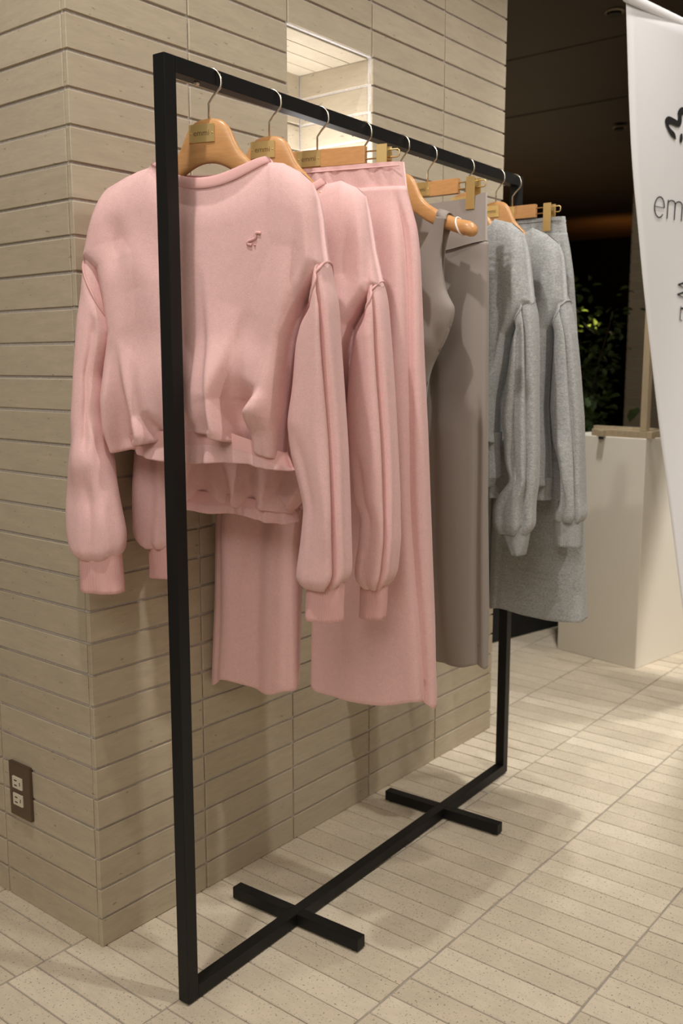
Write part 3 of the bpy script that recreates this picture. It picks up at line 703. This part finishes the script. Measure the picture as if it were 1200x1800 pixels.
# vertical lettering, turned a quarter clockwise
def rot(pts, s, z, h): return [(s+h*b, z-h*a) for a, b in pts]
for P, w in (([(0, 1), (.25, 0)], .005), ([(.25, 0), (.5, 1)], .002), ([(.5, 1), (.75, 0)], .005), ([(.75, 0), (1, 1)], .002)): inkline('letter', rot(P, .331, 1.4095, .056), w)
for P, w in (([(.1, 0), (.1, 1)], .005), ([(0, 0), (.7, 0)], .002), ([(0, 1), (.65, 1)], .002), ([(.1, .5), (.5, .5)], .002), ([(.7, 0), (.74, .2)], .002), ([(.65, 1), (.68, .8)], .002)): inkline('letter', rot(P, .353, 1.334, .056), w)

# ---- outlet
ou = thing('wall_outlet', 'brushed metal double wall outlet with ivory sockets near the floor', 'outlet', (0, .2575, .2625))
box('cover_plate', (-.009, -.0375, -.060), (-.0008, .0375, .060), M_plate, ou, .0015, 2)
for zc in (.018, -.020):
    s_ = box('socket', (-.0125, -.013, zc-.013), (-.0088, .021, zc+.013), M_socket, ou, .0005)
    boxes('slots', [((-.0128, .004, zc+.004), (-.0120, .014, zc+.0065)), ((-.0128, .004, zc-.007), (-.0120, .014, zc-.0045)), ((-.0128, -.008, zc-.004), (-.0120, -.0055, zc+.004))], M_rubber, s_)

# ================================================================== THE RACK
rk = thing('clothes_rack', 'black square-tube clothes rack standing in front of the tiled column', 'clothes rack', tuple(RO), RTH)
Z0 = 0.004
box('post', (0, 0, Z0), (RT, RT, RH), M_black, rk, .0012, 2)
box('post', (RL-RT, 0, Z0), (RL, RT, RH), M_black, rk, .0012, 2)
box('top_rail', (RT+.0002, 0, RH-RT), (RL-RT-.0002, RT, RH), M_black, rk, .0012, 2)
box('base_rail', (RT+.0002, 0, Z0), (RL-RT-.0002, RT, Z0+RT), M_black, rk, .0012, 2)
for a in (.327, .928):
    for y0, y1 in ((RT+.0002, RT+.155), (-.155, -.0002)):
        ft = box('foot_bar', (a-RT/2, y0, Z0), (a+RT/2, y1, Z0+RT), M_black, rk, .0012, 2)
        yy = y1-.014 if y0 > 0 else y0+.014
        bm = bmesh.new(); bmesh.ops.create_cone(bm, cap_ends=True, segments=16, radius1=.009, radius2=.010, depth=Z0); me = bpy.data.meshes.new('rubber_pad'); bm.to_mesh(me); bm.free()
        link('rubber_pad', me, M_rubber, ft, (a, yy, Z0/2))
for a, y in ((.0128, .0128), (RL-.0128, .0128)):
    bm = bmesh.new(); bmesh.ops.create_cone(bm, cap_ends=True, segments=16, radius1=.009, radius2=.010, depth=Z0); me = bpy.data.meshes.new('rubber_pad'); bm.to_mesh(me); bm.free()
    link('rubber_pad', me, M_rubber, rk, (a, y, Z0/2))
bm = bmesh.new(); bmesh.ops.create_uvsphere(bm, u_segments=12, v_segments=8, radius=.005); me = bpy.data.meshes.new('screw'); bm.to_mesh(me); bm.free(); link('screw', me, M_steel, rk, (.085, .0128, RH-RT-.001))

# ================================================================== HANGERS
def text_on(parent, s0, s1, z, x, label_h=.011):
    cu = bpy.data.curves.new('lettering', 'FONT'); cu.body = 'emmi'; cu.size = .0135; cu.extrude = .00015; cu.align_x = 'CENTER'; cu.align_y = 'CENTER'
    t_ = bpy.data.objects.new('t', cu); COL.objects.link(t_); bpy.context.view_layer.update()
    me = bpy.data.meshes.new_from_object(t_.evaluated_get(bpy.context.evaluated_depsgraph_get())); bpy.data.objects.remove(t_)
    me.materials.clear(); me.materials.append(M_brassdark)
    o = link('lettering', me, None, parent); o.location = (x, -(s0+s1)/2, z); o.rotation_euler = (PI/2, 0, -PI/2)
    return o
def hook(parent, ztop=1.572, hide=0):
    P = [(0, 0, ztop-.004), (0, 0, 1.597)]
    P += [(0, -.008, 1.607), (0, -.0185, 1.617)]
    c = (0.0, 1.6292); R = .0238
    for a in np.linspace(-22, 184, 30): P.append((0, -(c[0]+R*math.cos(math.radians(a))), c[1]+R*math.sin(math.radians(a))))
    tubepath('hook', P, .0019, M_steel, parent, 8)
def plate(parent, zc, x, h=.030, s0=-.034, s1=.014):
    p = box('name_plate', (x-.0016, -s1, zc-h/2), (x, -s0, zc+h/2), M_brass, parent, .0006, 1)
    text_on(p, s0, s1, zc, x-.0017)
    for s in (s0+.004, s1-.004):
        bm = bmesh.new(); bmesh.ops.create_uvsphere(bm, u_segments=8, v_segments=6, radius=.0014); me = bpy.data.meshes.new('pin'); bm.to_mesh(me); bm.free(); link('pin', me, M_brass, p, (x-.0016, -s, zc))
def shirt_hanger(label, a, phi, S=1.0):
    t = thing('wooden_hanger', label, 'hanger', rackpos(a), RTH+phi, 'hangers on the black rack')
    up = [(0, 1.573), (.018, 1.5715), (.031, 1.565), (.041, 1.552), (.048, 1.535), (.059, 1.515), (.082, 1.496), (.116, 1.480), (.147, 1.466), (.170, 1.461), (.184, 1.453), (.192, 1.443)]
    lo = [(0, 1.500), (.014, 1.499), (.032, 1.492), (.050, 1.481), (.070, 1.467), (.091, 1.457), (.120, 1.446), (.147, 1.436), (.168, 1.429), (.184, 1.430), (.192, 1.437)]
    hx = [.0075, .0075, .0076, .0078, .008, .0085, .010, .0135, .0165, .017, .012, .005]
    ss = np.concatenate([np.linspace(0, .17, 40), .17+.022*np.sin(np.linspace(.12, 1, 10)*PI/2)])
    U = smooth_path(up, 120); Lw = smooth_path(lo, 120)
    st = [(-s) for s in ss[::-1]][:-1]+list(ss)
    V = []; F = []; K = 20
    for s in st:
        q = abs(s); s = s*(1 if q < .07 else (.07+(q-.07)*(S*.192-.07)/.122)/q); zu = np.interp(q, U[:, 0], U[:, 1]); zl = np.interp(q, Lw[:, 0], Lw[:, 1]); h = np.interp(q, [u_[0] for u_ in up], hx)
        c = (zu+zl)/2; r = (zu-zl)/2
        if q > .17: f = math.sqrt(max(1-((q-.17)/.0225)**2, .02)); h = .017*f; r = .0165*f; c = 1.4445-(q-.17)*.25
        for j in range(K):
            an = 2*PI*j/K; e_ = 2/2.8 if q < .1 else 2/2.2
            cc, sn = math.cos(an), math.sin(an)
            V.append((h*math.copysign(abs(cc)**e_, cc), -s, c+r*math.copysign(abs(sn)**e_, sn)))
    n = len(st)
    for i in range(n-1):
        for j in range(K): F.append((i*K+j, (i+1)*K+j, (i+1)*K+(j+1) % K, i*K+(j+1) % K))
    F.append(tuple(range(K))); F.append(tuple((n-1)*K+j for j in range(K-1, -1, -1)))
    mesh('hanger_body', V, F, M_wood, t); hook(t); plate(t, 1.548, -.0078)
    return t
def clip_hanger(label, a, phi, cx=.137):
    t = thing('trouser_hanger', label, 'hanger', rackpos(a), RTH+phi, 'hangers on the black rack')
    box('hanger_bar', (-.007, -cx+.037, 1.539), (.007, cx-.037, 1.572), M_wood, t, .0012, 2); hook(t); plate(t, 1.5555, -.0071, .030, -.040, .010)
    for sg in (-1, 1):
        P = [(0, -sg*(cx+q), z) for q, z in ((-.039, 1.562), (.027, 1.562), (.030, 1.559), (.030, 1.551), (.027, 1.548), (-.039, 1.548))]
        tubepath('wire_loop', P, .0015, M_brass, t, 6)
        c = thing_part('clip', t, (0, -sg*cx, 0))
        bm_ = [((-.0155, -.0105, 1.500), (-.0125, .0105, 1.570)), ((.0125, -.0105, 1.500), (.0155, .0105, 1.570)), ((-.0135, -.0095, 1.551), (.0135, -.0085, 1.566)), ((-.0135, .0085, 1.551), (.0135, .0095, 1.566))]
        boxes_into(c, bm_, M_brass)
        tubepath('spring', [(.0035*math.cos(u), -.007+u*.014/(2*PI*5), 1.5565+.0035*math.sin(u)) for u in np.linspace(0, 2*PI*5, 60)], .0007, M_steel, c, 5)
    return t
def thing_part(name, parent, loc):
    me = bpy.data.meshes.new(name); o = link(name, me, None, parent, loc); return o
def boxes_into(o, lst, m):
    bm = bmesh.new()
    for a, b in lst:
        t_ = boxdata(a, b, .0006); tm = bpy.data.meshes.new('t'); t_.to_mesh(tm); t_.free(); bm.from_mesh(tm); bpy.data.meshes.remove(tm)
    bm.to_mesh(o.data); bm.free(); o.data.materials.append(m)
shirt_hanger('wooden hanger carrying the foremost pink sweatshirt, nearest the front post', .112, .3, .84)
shirt_hanger('wooden hanger in the collar of the second pink sweatshirt', .268, .3, .76)
clip_hanger('wooden clip hanger holding the pink trousers by the waistband', .41, .25)
shirt_hanger('bare wooden hanger behind the pink trousers, only its hook showing', .56, 0, .55)
h5 = shirt_hanger('wooden hanger with its rounded tip sticking out past the taupe tank top', .703, 0)
P = []
for a in np.linspace(0, 2*PI, 24, endpoint=False): P.append((.0185*math.cos(a), -.152+.006*math.sin(a), 1.450+.0185*math.sin(a)))
tubepath('silicone_loop', P, .0022, M_clear, h5, 6, True)
clip_hanger('wooden clip hanger holding the taupe leggings', .818, 0, .118)
shirt_hanger('wooden hanger of the first grey sweatshirt, head just above the taupe leggings', .991, 0, .70)
shirt_hanger('wooden hanger in the collar of the second grey sweatshirt', 1.15, 0, .80)
clip_hanger('wooden clip hanger holding the grey trousers by the far post', 1.243, 0, .105)

# ================================================================== SWEATSHIRTS
NZ = 1.494
def mirror(P): return [(-s, z) for s, z in P[::-1]]
def sweatshirt(key, label, mt, mrib, mseam, group, n=.115, D=.036, seed=1, folds=(), hem=True, SR=None, cap=.30):
    g = G[key]; loc, rz = on_rack(key)
    t = thing('sweatshirt', label, 'sweatshirt', loc, rz, group)
    if 'top' in g: top = g['top']; topin = g['topin']; left = g['left']
    else:
        rt = g['rtop']; k = rt[0][1]-.002; n = rt[0][0]
        neck = [(-n, k), (-n*.8, k-.016), (-n*.5, k-.030), (-n*.2, k-.038), (n*.2, k-.038), (n*.5, k-.030), (n*.8, k-.016), (n, k)]
        top = mirror(rt)[:-1]+neck+rt[1:]
        topin = [(-n*.93, k+.010), (-n*.72, k-.004), (-n*.4, k-.014), (0, k-.019), (n*.4, k-.014), (n*.72, k-.004), (n*.93, k+.010)]
        left = [(-s, z) for s, z in g['right']]
    if 'top' in g: k = NZ
    right = g['right']
    bot = g['bottom'] if key in ('S1', 'S2') else [(left[-1][0], g['bottom'][-1][1])]+[(0, g['bottom'][0][1])]+g['bottom'][1:]
    if key == 'S2': left = [(-s, z) for s, z in g['right'][:9]]+[(-.208, 1.164), (-.222, 1.05), (-.232, .96), (-.222, .895)]
    # back neckline: hardly lower than the neck points
    kb = k
    tb = []
    for s, z in top:
        if abs(s) < n: tb.append((s, kb-.020*(1-(abs(s)/n)**3)))
        else: tb.append((s, z))
    right = [(s_-.013*min(1, i_/3), z_) for i_, (s_, z_) in enumerate(right)]; left = [(s_+(.013 if key != 'S1' else .002)*min(1, i_/3), z_) for i_, (s_, z_) in enumerate(left)]
    bot = [left[-1]]+list(bot[1:-1])+[right[-1]]
    def dfun(U, Vv, S, Z):
        edge = (1-np.abs(2*U-1)**14)**.5
        rise = np.sqrt(np.clip(1-(1-np.clip(Vv/.16, 0, 1))**2, 0, 1))
        flo = .022*np.sqrt(np.clip(1-(S/n)**2, 0, 1))+.004
        body = D*(.85+.35*Vv)*(1+.34*np.clip((np.abs(2*U-1)-.6)/.3, 0, 1))
        return np.maximum(flo*np.ones_like(S), body*rise)*np.maximum(edge, 0)*1.0
    def fr(S, Z, U, Vv):
        o = .0022*wob(S*1.4, Z*.8, seed)*np.clip(Vv*4, 0, 1)
        for f in folds: o = o+foldf(S, Z, *f)
        sr_ = right[0][0]
        o = o+foldf(S, Z, [(sr_+.004, 1.43), (sr_+.012, 1.38), (sr_+.014, 1.30)], .006, -.010, 'low')
        r = np.random.default_rng(seed+3)
        for q in range(9):      # gathers pulled in by the hem band
            s0 = S.min()+(S.max()-S.min())*(q+.5+r.uniform(-.3, .3))/9; w = r.uniform(.010, .022); am = r.uniform(.007, .013)*(-1)**q
            o = o+am*np.exp(-((S-s0+.25*(1-Vv)*s0)/w)**2)*np.clip((Vv-.68)/.32, 0, 1)**1.6
        o = o+.012*np.sin(PI*np.clip((Vv-.6)/.4, 0, 1))**2-.010*np.clip((Vv-.90)/.10, 0, 1)**2
        return o
    def bk(S, Z, U, Vv): return .003*wob(S*1.2, Z*.8, seed+9)*np.clip(Vv*4, 0, 1)
    body = panel('body', top, left, right, bot, mt, t, dfun, fr, bk, tb, 190, 160, curl=.007)
    # collar: front and back halves of the rib
    def c3(P, sg, dx): return [(sg*(-(.022*math.sqrt(max(0, 1-(s/n)**2)))-dx), -s, z) for s, z in P]
    lowf = [(s, z) for s, z in top if abs(s) <= n+.001]; lowf = smooth_path(lowf, 40)
    inn = smooth_path(topin, 40)
    band('collar', np.array(c3(lowf, 1, .005)), np.array(c3(inn, 1, .001)), .0024, mrib, t)
    lowb = [(s, kb-.020*(1-(abs(s)/n)**3)) for s in np.linspace(-n, n, 30)]; inb = [(s*.9, kb+.011-.020*(1-(abs(s)/n)**3)) for s in np.linspace(-n, n, 30)]
    band('collar', np.array(c3(lowb, -1, .003)), np.array(c3(inb, -1, -.002)), .0028, mrib, t)
    return t, body, g
def hem_band(t, g, mrib, top, mid, low, D, mt, seed):
    def df(U, Vv, S, Z): return D*(1-np.abs(2*U-1)**6)**.5
    def rip(a): 
        return lambda S, Z, U, Vv: a*(.35*np.sin(S*260+3*np.sin(S*41+seed))+.9*np.sin(S*120+2*np.sin(S*33)+seed)+1.2*np.sin(S*62+seed*2))*(.4+Vv)
    L = lambda P, Q: [P[0], Q[0]]; R = lambda P, Q: [P[-1], Q[-1]]
    panel('waistband', top, L(top, mid), R(top, mid), mid, mrib, t, df, rip(.0008), rip(.0008), None, 170, 12)
    panel('hem_ruffle', mid, L(mid, low), R(mid, low), low, mt, t, df, rip(.0032), rip(.0032), None, 220, 14, curl=.003)
def cuff(t, Lp, Rp, kr, d, m, x0=0.0, seed=1):
    Lp = [(Lp[0][0], Lp[0][1]+.012)]+list(Lp[1:]); Rp = [(Rp[0][0], Rp[0][1]+.012)]+list(Rp[1:])
    return tube('cuff', Lp, Rp, d, kr, m, t, e=2.4, x0=x0, n=240, step=.006, ribs=60, wave=.0012, seed=seed, capt=False, lip=.003)

# ---- first pink sweatshirt
g = G['S1']
fl = [(g['f1'], .018, -.009), (g['f2'], .018, .028, 'low', 's'), (g['f3'], .013, -.022, 'low'), (g['f4'], .014, .016, 'low', 's'), (g['f5'], .024, -.036, 'low', 's'),
      (g['f6'], .014, .032, 'mid', 's'), (g['f7'], .014, -.010), (g['f8'], .011, -.016, 'low'), (g['f9'], .022, .010), (g['f10'], .010, -.016, 'low'), ([(-.19, 1.42), (-.10, 1.30), (-.09, 1.1)], .035, .010)]
t1, body1, g = sweatshirt('S1', 'pink fleece sweatshirt hanging foremost, small stitched wave on the chest', M_pink, M_pinkrib, M_pinkseam, 'sweatshirts on the rack', folds=fl, seed=2)
hem_band(t1, g, M_pinkrib, g['bandtop'], g['bandbot'], g['rufbot'], .030, M_pink, 1)
L_ = tube('sleeve', g['slL'], [(-.184, 1.325), (-.187, 1.245), (-.196, 1.20)]+g['slR'][3:], lambda u: .043-.004*u+.008*np.exp(-((u-.66)/.06)**2)-.006*np.exp(-((u-.78)/.07)**2), .50, M_pink, t1, puff=.28, seam=(1.303, -.066, 0, .3), xf=lambda u: -.050*u, e=2.1, wave=.0012, seed=4, zslope=0,
          folds=[(70, 13, -.008, .12, .66, -8), (120, 18, .005, .1, .6, 20), (50, 16, .006, .5, .70), (80, 9, -.005, .72, 1.1, 10)])
topcord('armhole_seam', L_, .0024, M_pinkseam, t1)
cuff(t1, g['cuL'], g['cuR'], .50, .024, M_pinkrib, -.050, 3)
R_ = tube('sleeve', g['srL'], g['srR'], lambda u: .047-.003*u, .50, M_pink, t1, e=2.6, wave=.0016, seed=6, x0=.002, puff=.25, seam=(1.302, .042, -.010, .3),
          folds=[(50, 10, -.017, .0, 1.2, -6), (78, 13, .004, .1, .9), (6, 7, -.004, .25, 1.2), (118, 16, -.007, .5, 1.2, -25)])
topcord('armhole_seam', R_, .0028, M_pinkseam, t1)
cuff(t1, g['crL'], g['crR'], .50, .024, M_pinkrib, .004, 5)
P = [(fx(body1, s, z)-.0012, -s, z) for s, z in smooth_path([(s_*1.0, z_) for s_, z_ in g['em']], 26)]
tubepath('stitched_emblem', P, .0026, M_pinkseam, t1, 6)
tubepath('stitched_emblem', [(fx(body1, s, z)-.001, -s, z) for s, z in g['emd']], .0018, M_pinkseam, t1, 6)
# ---- second pink sweatshirt
g = G['S2']
fl = [(g['f1'], .018, -.008), (g['f2'], .011, -.010), (g['f3'], .012, .014, 'low', 's'), (g['f4'], .012, -.014, 'low'), (g['f5'], .012, .012, 'low', 's'), (g['f6'], .02, .008)]
t2, body2, g = sweatshirt('S2', 'pink fleece sweatshirt hanging second, its longer hem below the first', M_pink, M_pinkrib, M_pinkseam, 'sweatshirts on the rack', folds=fl, seed=5)
hem_band(t2, g, M_pinkrib, [(-.222, .93)]+g['bandtop'][1:], [(-.215, .905)]+g['bandbot'][1:], [(-.212, .888)]+g['rufbot'][1:], .030, M_pink, 2)
L_ = tube('sleeve', g['slL'], g['slR'][:-2]+[(-.208, .816)], .034, .43, M_pink, t2, puff=.25, xf=lambda u: -.02-.05*u, e=2.2, wave=.0014, seed=8, folds=[(85, 16, -.010, .2, 1.2, 8), (120, 16, .005, .2, 1.2)])
cuff(t2, [(-.262, .822), (-.262, .755)], [(-.205, .822), (-.207, .755)], .43, .018, M_pinkrib, -.068, 4)
R_ = tube('sleeve', g['srL'], g['srR'], lambda u: .046-.003*u, .43, M_pink, t2, e=2.6, wave=.0016, seed=11, x0=.002, puff=.25, seam=(1.288, .034, -.010, .3),
          folds=[(50, 10, -.016, .0, 1.2, -4), (12, 8, -.003, .3, 1.2), (82, 13, .004, .1, .8), (110, 14, -.008, .55, 1.2, -20)])
topcord('armhole_seam', R_, .0026, M_pinkseam, t2)
cuff(t2, g['crL'], g['crR'], .43, .022, M_pinkrib, .004, 7)

# ================================================================== TROUSERS AND LEGGINGS
def trousers(key, label, mt, mrib, kr, waist, legs, group, hemw=.004, gath=.0012, wd=.018):
    loc, rz = on_rack(key)
    t = thing('trousers', label, 'trousers', loc, rz, group)
    (zt, zb, sl, sr) = waist
    def df(U, Vv, S, Z): return wd*(1-np.abs(2*U-1)**8)**.5
    def rp(a): return lambda S, Z, U, Vv: a*(np.sin(S*210+2*np.sin(S*37))+.8*np.sin(S*90))*(np.sin(PI*np.clip(Vv, 0, 1))*.8+.35)
    top = [(sl, zt), (0, zt-.001), (sr, zt)]; bot = [(sl-.006, zb), (0, zb-.002), (sr+.006, zb)]
    o = panel('waistband', top, [top[0], bot[0]], [top[-1], bot[-1]], bot, mrib, t, df, rp(gath), rp(gath), None, 170, 16)
    bk = []
    for sgn in (-1, 1):
        P = [(sgn*-(wd+.0012), -s, zt-.009) for s in np.linspace(sl+.004, sr-.004, 60)]
        tubepath('waist_seam', P, .0014, mt, t, 5)
    for lg in legs: tube('leg', lg[0], lg[1], lg[2], kr, mt, t, **lg[3])
    return t
g = G['T3']
lR = g['lR']; inL = [(-.02, 1.49), (-.02, 1.15)]+g['lLin'][2:]; inR = [(.02, 1.49), (.015, 1.15)]+g['rin'][2:]
outL = [(-.185, 1.49), (-.205, 1.40), (-.212, 1.25)]+g['rout']
dl = lambda u: .022+.026*np.clip(u*3, 0, 1)
trousers('T3', 'wide pink fleece trousers hanging behind the two pink sweatshirts', M_pink, M_pink, .433, (1.537, 1.490, -.178, .177),
         [(outL, inR, dl, dict(e=2.4, wave=.0045, seed=21, hem=.010, step=.008, n=110, folds=[(70, 12, -.016, .05, 1.3, 14), (110, 14, .010, .3, 1.3), (135, 10, -.010, .5, 1.3)])),
          (inL, lR, dl, dict(e=2.9, wave=.0035, seed=24, hem=.007, step=.008, n=110, folds=[(40, 7, -.012, .0, 1.3, -3), (85, 10, -.006, .02, .3), (60, 10, .005, .02, .5), (112, 22, -.006, .4, 1.3)]))],
         'trousers on the rack', gath=.0013)
g = G['T9']
dl9 = lambda u: .018+.024*np.clip(u*3, 0, 1)
trousers('T9', 'heather grey wide trousers hanging last beside the far post', M_heather, M_heather, .40, (1.537, 1.497, -.142, .142),
         [([(-.146, 1.495), (-.17, 1.39), (-.20, 1.07), (-.24, .50)], [(.01, 1.495), (.01, 1.2), (-.035, .8), (-.048, .49)], dl9, dict(e=2.4, wave=.003, seed=31, hem=.004, n=96)),
          (g['lL'][:1]+[(-.034, 1.2), (-.038, .9), (-.043, .487)], g['lR'], dl9, dict(e=2.8, wave=.002, seed=33, hem=.004, n=96, folds=[(40, 8, -.006, .0, .5), (130, 7, -.004, .3, 1.3)]))],
         'trousers on the rack', gath=.0006, wd=.014)
g = G['L6']; loc, rz = on_rack('L6')
t = thing('leggings', 'smooth taupe high-waisted leggings hanging behind the tank top', 'leggings', loc, rz)
def dfw(U, Vv, S, Z): return (.010+.012*Vv)*(1-np.abs(2*U-1)**8)**.5
wt = [(-.150, 1.534), (-.12, 1.526), (-.03, 1.522)]+g['top'][1:]
wbt = [(-.154, 1.432), (-.08, 1.418), (0, 1.408), (.08, 1.418), (.155, 1.432)]
panel('waistband', wt, [wt[0], wbt[0]], [wt[-1], wbt[-1]], wbt, M_taupe, t, dfw, lambda S, Z, U, Vv: .0015*wob(S, Z, 4), None, None, 120, 26)
tubepath('waist_seam', [(-.0235*(1-abs(s/.156)**8)**.5-.0005, -s, np.interp(s, [q[0] for q in wbt], [q[1] for q in wbt])) for s in np.linspace(-.153, .153, 50)], .0012, M_taupe, t, 5)
dll = lambda u: .020+.012*np.clip(u*2, 0, 1)
tube('leg', [(-.152, 1.43), (-.155, 1.2), (-.15, .9), (-.17, .47)], [(.01, 1.43), (-.005, 1.2), (-.02, .9), (-.005, .47)], dll, .612, M_taupe, t, e=2.4, wave=.003, seed=41, hem=.003, n=96, folds=[(80, 14, -.010, .1, 1.3)])
tube('leg', [(-.01, 1.43), (-.012, 1.2), (.0, .9), (.030, .462)], g['right'][:1]+[(.157, 1.43)]+g['right'][1:], dll, .50, M_taupe, t, e=2.8, wave=.002, seed=43, hem=.004, n=96, folds=[(38, 9, -.012, .35, 1.3, -3), (100, 26, .008, .35, 1.1, -25), (120, 10, -.008, .2, 1.3, -20)])

# ================================================================== TANK TOP
g = G['B5']; loc, rz = on_rack('B5')
t = thing('tank_top', 'small taupe cropped tank top with a deep armhole, strap over a wooden hanger', 'tank top', loc, rz)
sR = smooth_path(g['sR'], 60); 
neck = smooth_path([(0, 1.335), (.028, 1.350), (.057, 1.387), (.076, 1.419), (.097, 1.455), (.105, 1.472)], 60)
def dft(U, Vv, S, Z):
    fl_ = np.clip((1.472-Z)/.10, 0, 1)
    return (.0185*(1-fl_)+.026*fl_)*(1-np.abs(2*U-1)**10)**.5*np.ones_like(S)
# each side: from neckline edge to armhole edge, front and back sheets
topc = [(.105, 1.472), (.128, 1.468)]
def half(sg):
    nk = [(sg*s, z) for s, z in neck[::-1]]+[(0, 1.30), (0, 1.04)]; ah = [(sg*s, z) for s, z in sR]
    tp = [(sg*s, z) for s, z in topc]; bt = [(0, 1.04), (sg*ah[-1][0]*sg*sg, 1.04)]
    if sg < 0: return tp[::-1], ah, nk, bt[::-1]
    return tp, nk, ah, bt
A_ = []
for sg in (-1, 1):
    tp, l, r, bt = half(sg); cp = coons(tp, l, r, bt, 40, 110)
    A_.append(cp)
V = []; F = []
for cp in A_:
    for side in (-1, 1):
        b = len(V)
        for i in range(110):
            for j in range(40):
                s, z = cp[i, j]; fl_ = min(max((1.472-z)/.12, 0), 1); hw = np.interp(z, sR[::-1, 1], sR[::-1, 0])
                d_ = .019*(1-fl_)+.028*fl_*math.sqrt(max(1-(abs(s)/hw)**3, 0.0))+.0003
                d_ += .0015*math.sin(s*50+z*30)*fl_
                V.append((side*d_, -s, z-(.0 if side < 0 else 0)))
        for i in range(109):
            for j in range(39): a = b+i*40+j; F.append((a, a+1, a+41, a+40))
o = mesh('top_body', V, F, M_taupe, t); mo = o.modifiers.new('s', 'SOLIDIFY'); mo.thickness = .002
bmw = bmesh.new(); bmw.from_mesh(o.data); bmesh.ops.remove_doubles(bmw, verts=bmw.verts[:], dist=.0008); bmw.to_mesh(o.data); bmw.free()
for sg in (-1, 1):   # strap loop over the hanger arm
    V = []; F = []; n_ = 24
    for i in range(n_+1):
        a = PI*i/n_; 
        for s in (.105, .1165, .128):
            zc = 1.468-(s-.1165)*.4; V.append((-.0205*math.cos(a), -sg*s, zc+.0175*math.sin(a)))
    for i in range(n_):
        for j in range(2): a = i*3+j; F.append((a, a+1, a+4, a+3))
    o = mesh('strap', V, F, M_taupe, t); mo = o.modifiers.new('s', 'SOLIDIFY'); mo.thickness = .003

# ================================================================== GREY SWEATSHIRTS
def grey(key, label, kr, seed, cuffs, low, xr, group='sweatshirts on the rack'):
    t, body, g = sweatshirt(key, label, M_heather, M_heatherrib, M_heather, group, seed=seed, D=.032, folds=[([(.10, 1.45), (.115, 1.3), (.10, 1.1)], .016, -.012), ([(.150, 1.42), (.150, 1.30)], .012, .006), ([(-.05, 1.3), (-.03, 1.0)], .03, .008)])
    b = g['bottom'][-1][1]; sx = right_x = g['right'][-1][0]
    tp = [(-sx+.01, b+.02), (0, b+.01), (sx-.005, b+.015)]; md = [(-sx+.012, b-.03), (0, b-.035), (sx-.008, b-.03)]; lw = [(-sx+.012, b-low), (0, b-low-.006), (sx-.006, b-low)]
    hem_band(t, g, M_heatherrib, tp, md, lw, .026, M_heather, seed)
    R = tube('sleeve', g['srL'], g['srR'], lambda u: .041-.003*u, kr, M_heather, t, e=2.6, wave=.0016, seed=seed+2, x0=.004, folds=xr, puff=.2, seam=(1.296, .034, -.010, .3))
    topcord('armhole_seam', R, .0026, M_heather, t)
    L = tube('sleeve', [(-s, z) for s, z in g['srR']], [(-s, z) for s, z in g['srL']], .034, kr, M_heather, t, e=2.4, wave=.0016, seed=seed+4, xf=lambda u: -.01*u, folds=[(80, 12, -.01, .1, .9)])
    for c in cuffs: cuff(t, *c)
    return t
g = G['S7']
grey('S7', 'heather grey sweatshirt directly behind the taupe leggings, its cuff crumpled', .52, 51,
     [([(.112, .762), (.150, .702)], [(.200, .762), (.186, .706)], .52, .022, M_heatherrib, .004, 3), ([(-.200, .765), (-.19, .70)], [(-.125, .765), (-.13, .70)], .52, .02, M_heatherrib, -.006, 4)], .095,
     [(50, 12, -.018, .0, 1.2, -2), (95, 12, -.011, .1, .8, 10), (70, 9, .005, .1, .9), (110, 14, -.006, .6, 1.2, -10)])
t7 = None
g = G['S8']
grey('S8', 'heather grey sweatshirt hanging second of the greys, straight cuff visible', .47, 61,
     [(g['crL'], g['crR'], .47, .022, M_heatherrib, .004, 6), ([(-.262, .77), (-.26, .705)], [(-.195, .77), (-.195, .705)], .47, .02, M_heatherrib, -.006, 8)], .04,
     [(48, 11, -.016, .0, 1.2, -2), (100, 14, .009, .6, .9, -20), (115, 12, -.010, .78, 1.2, -20)])
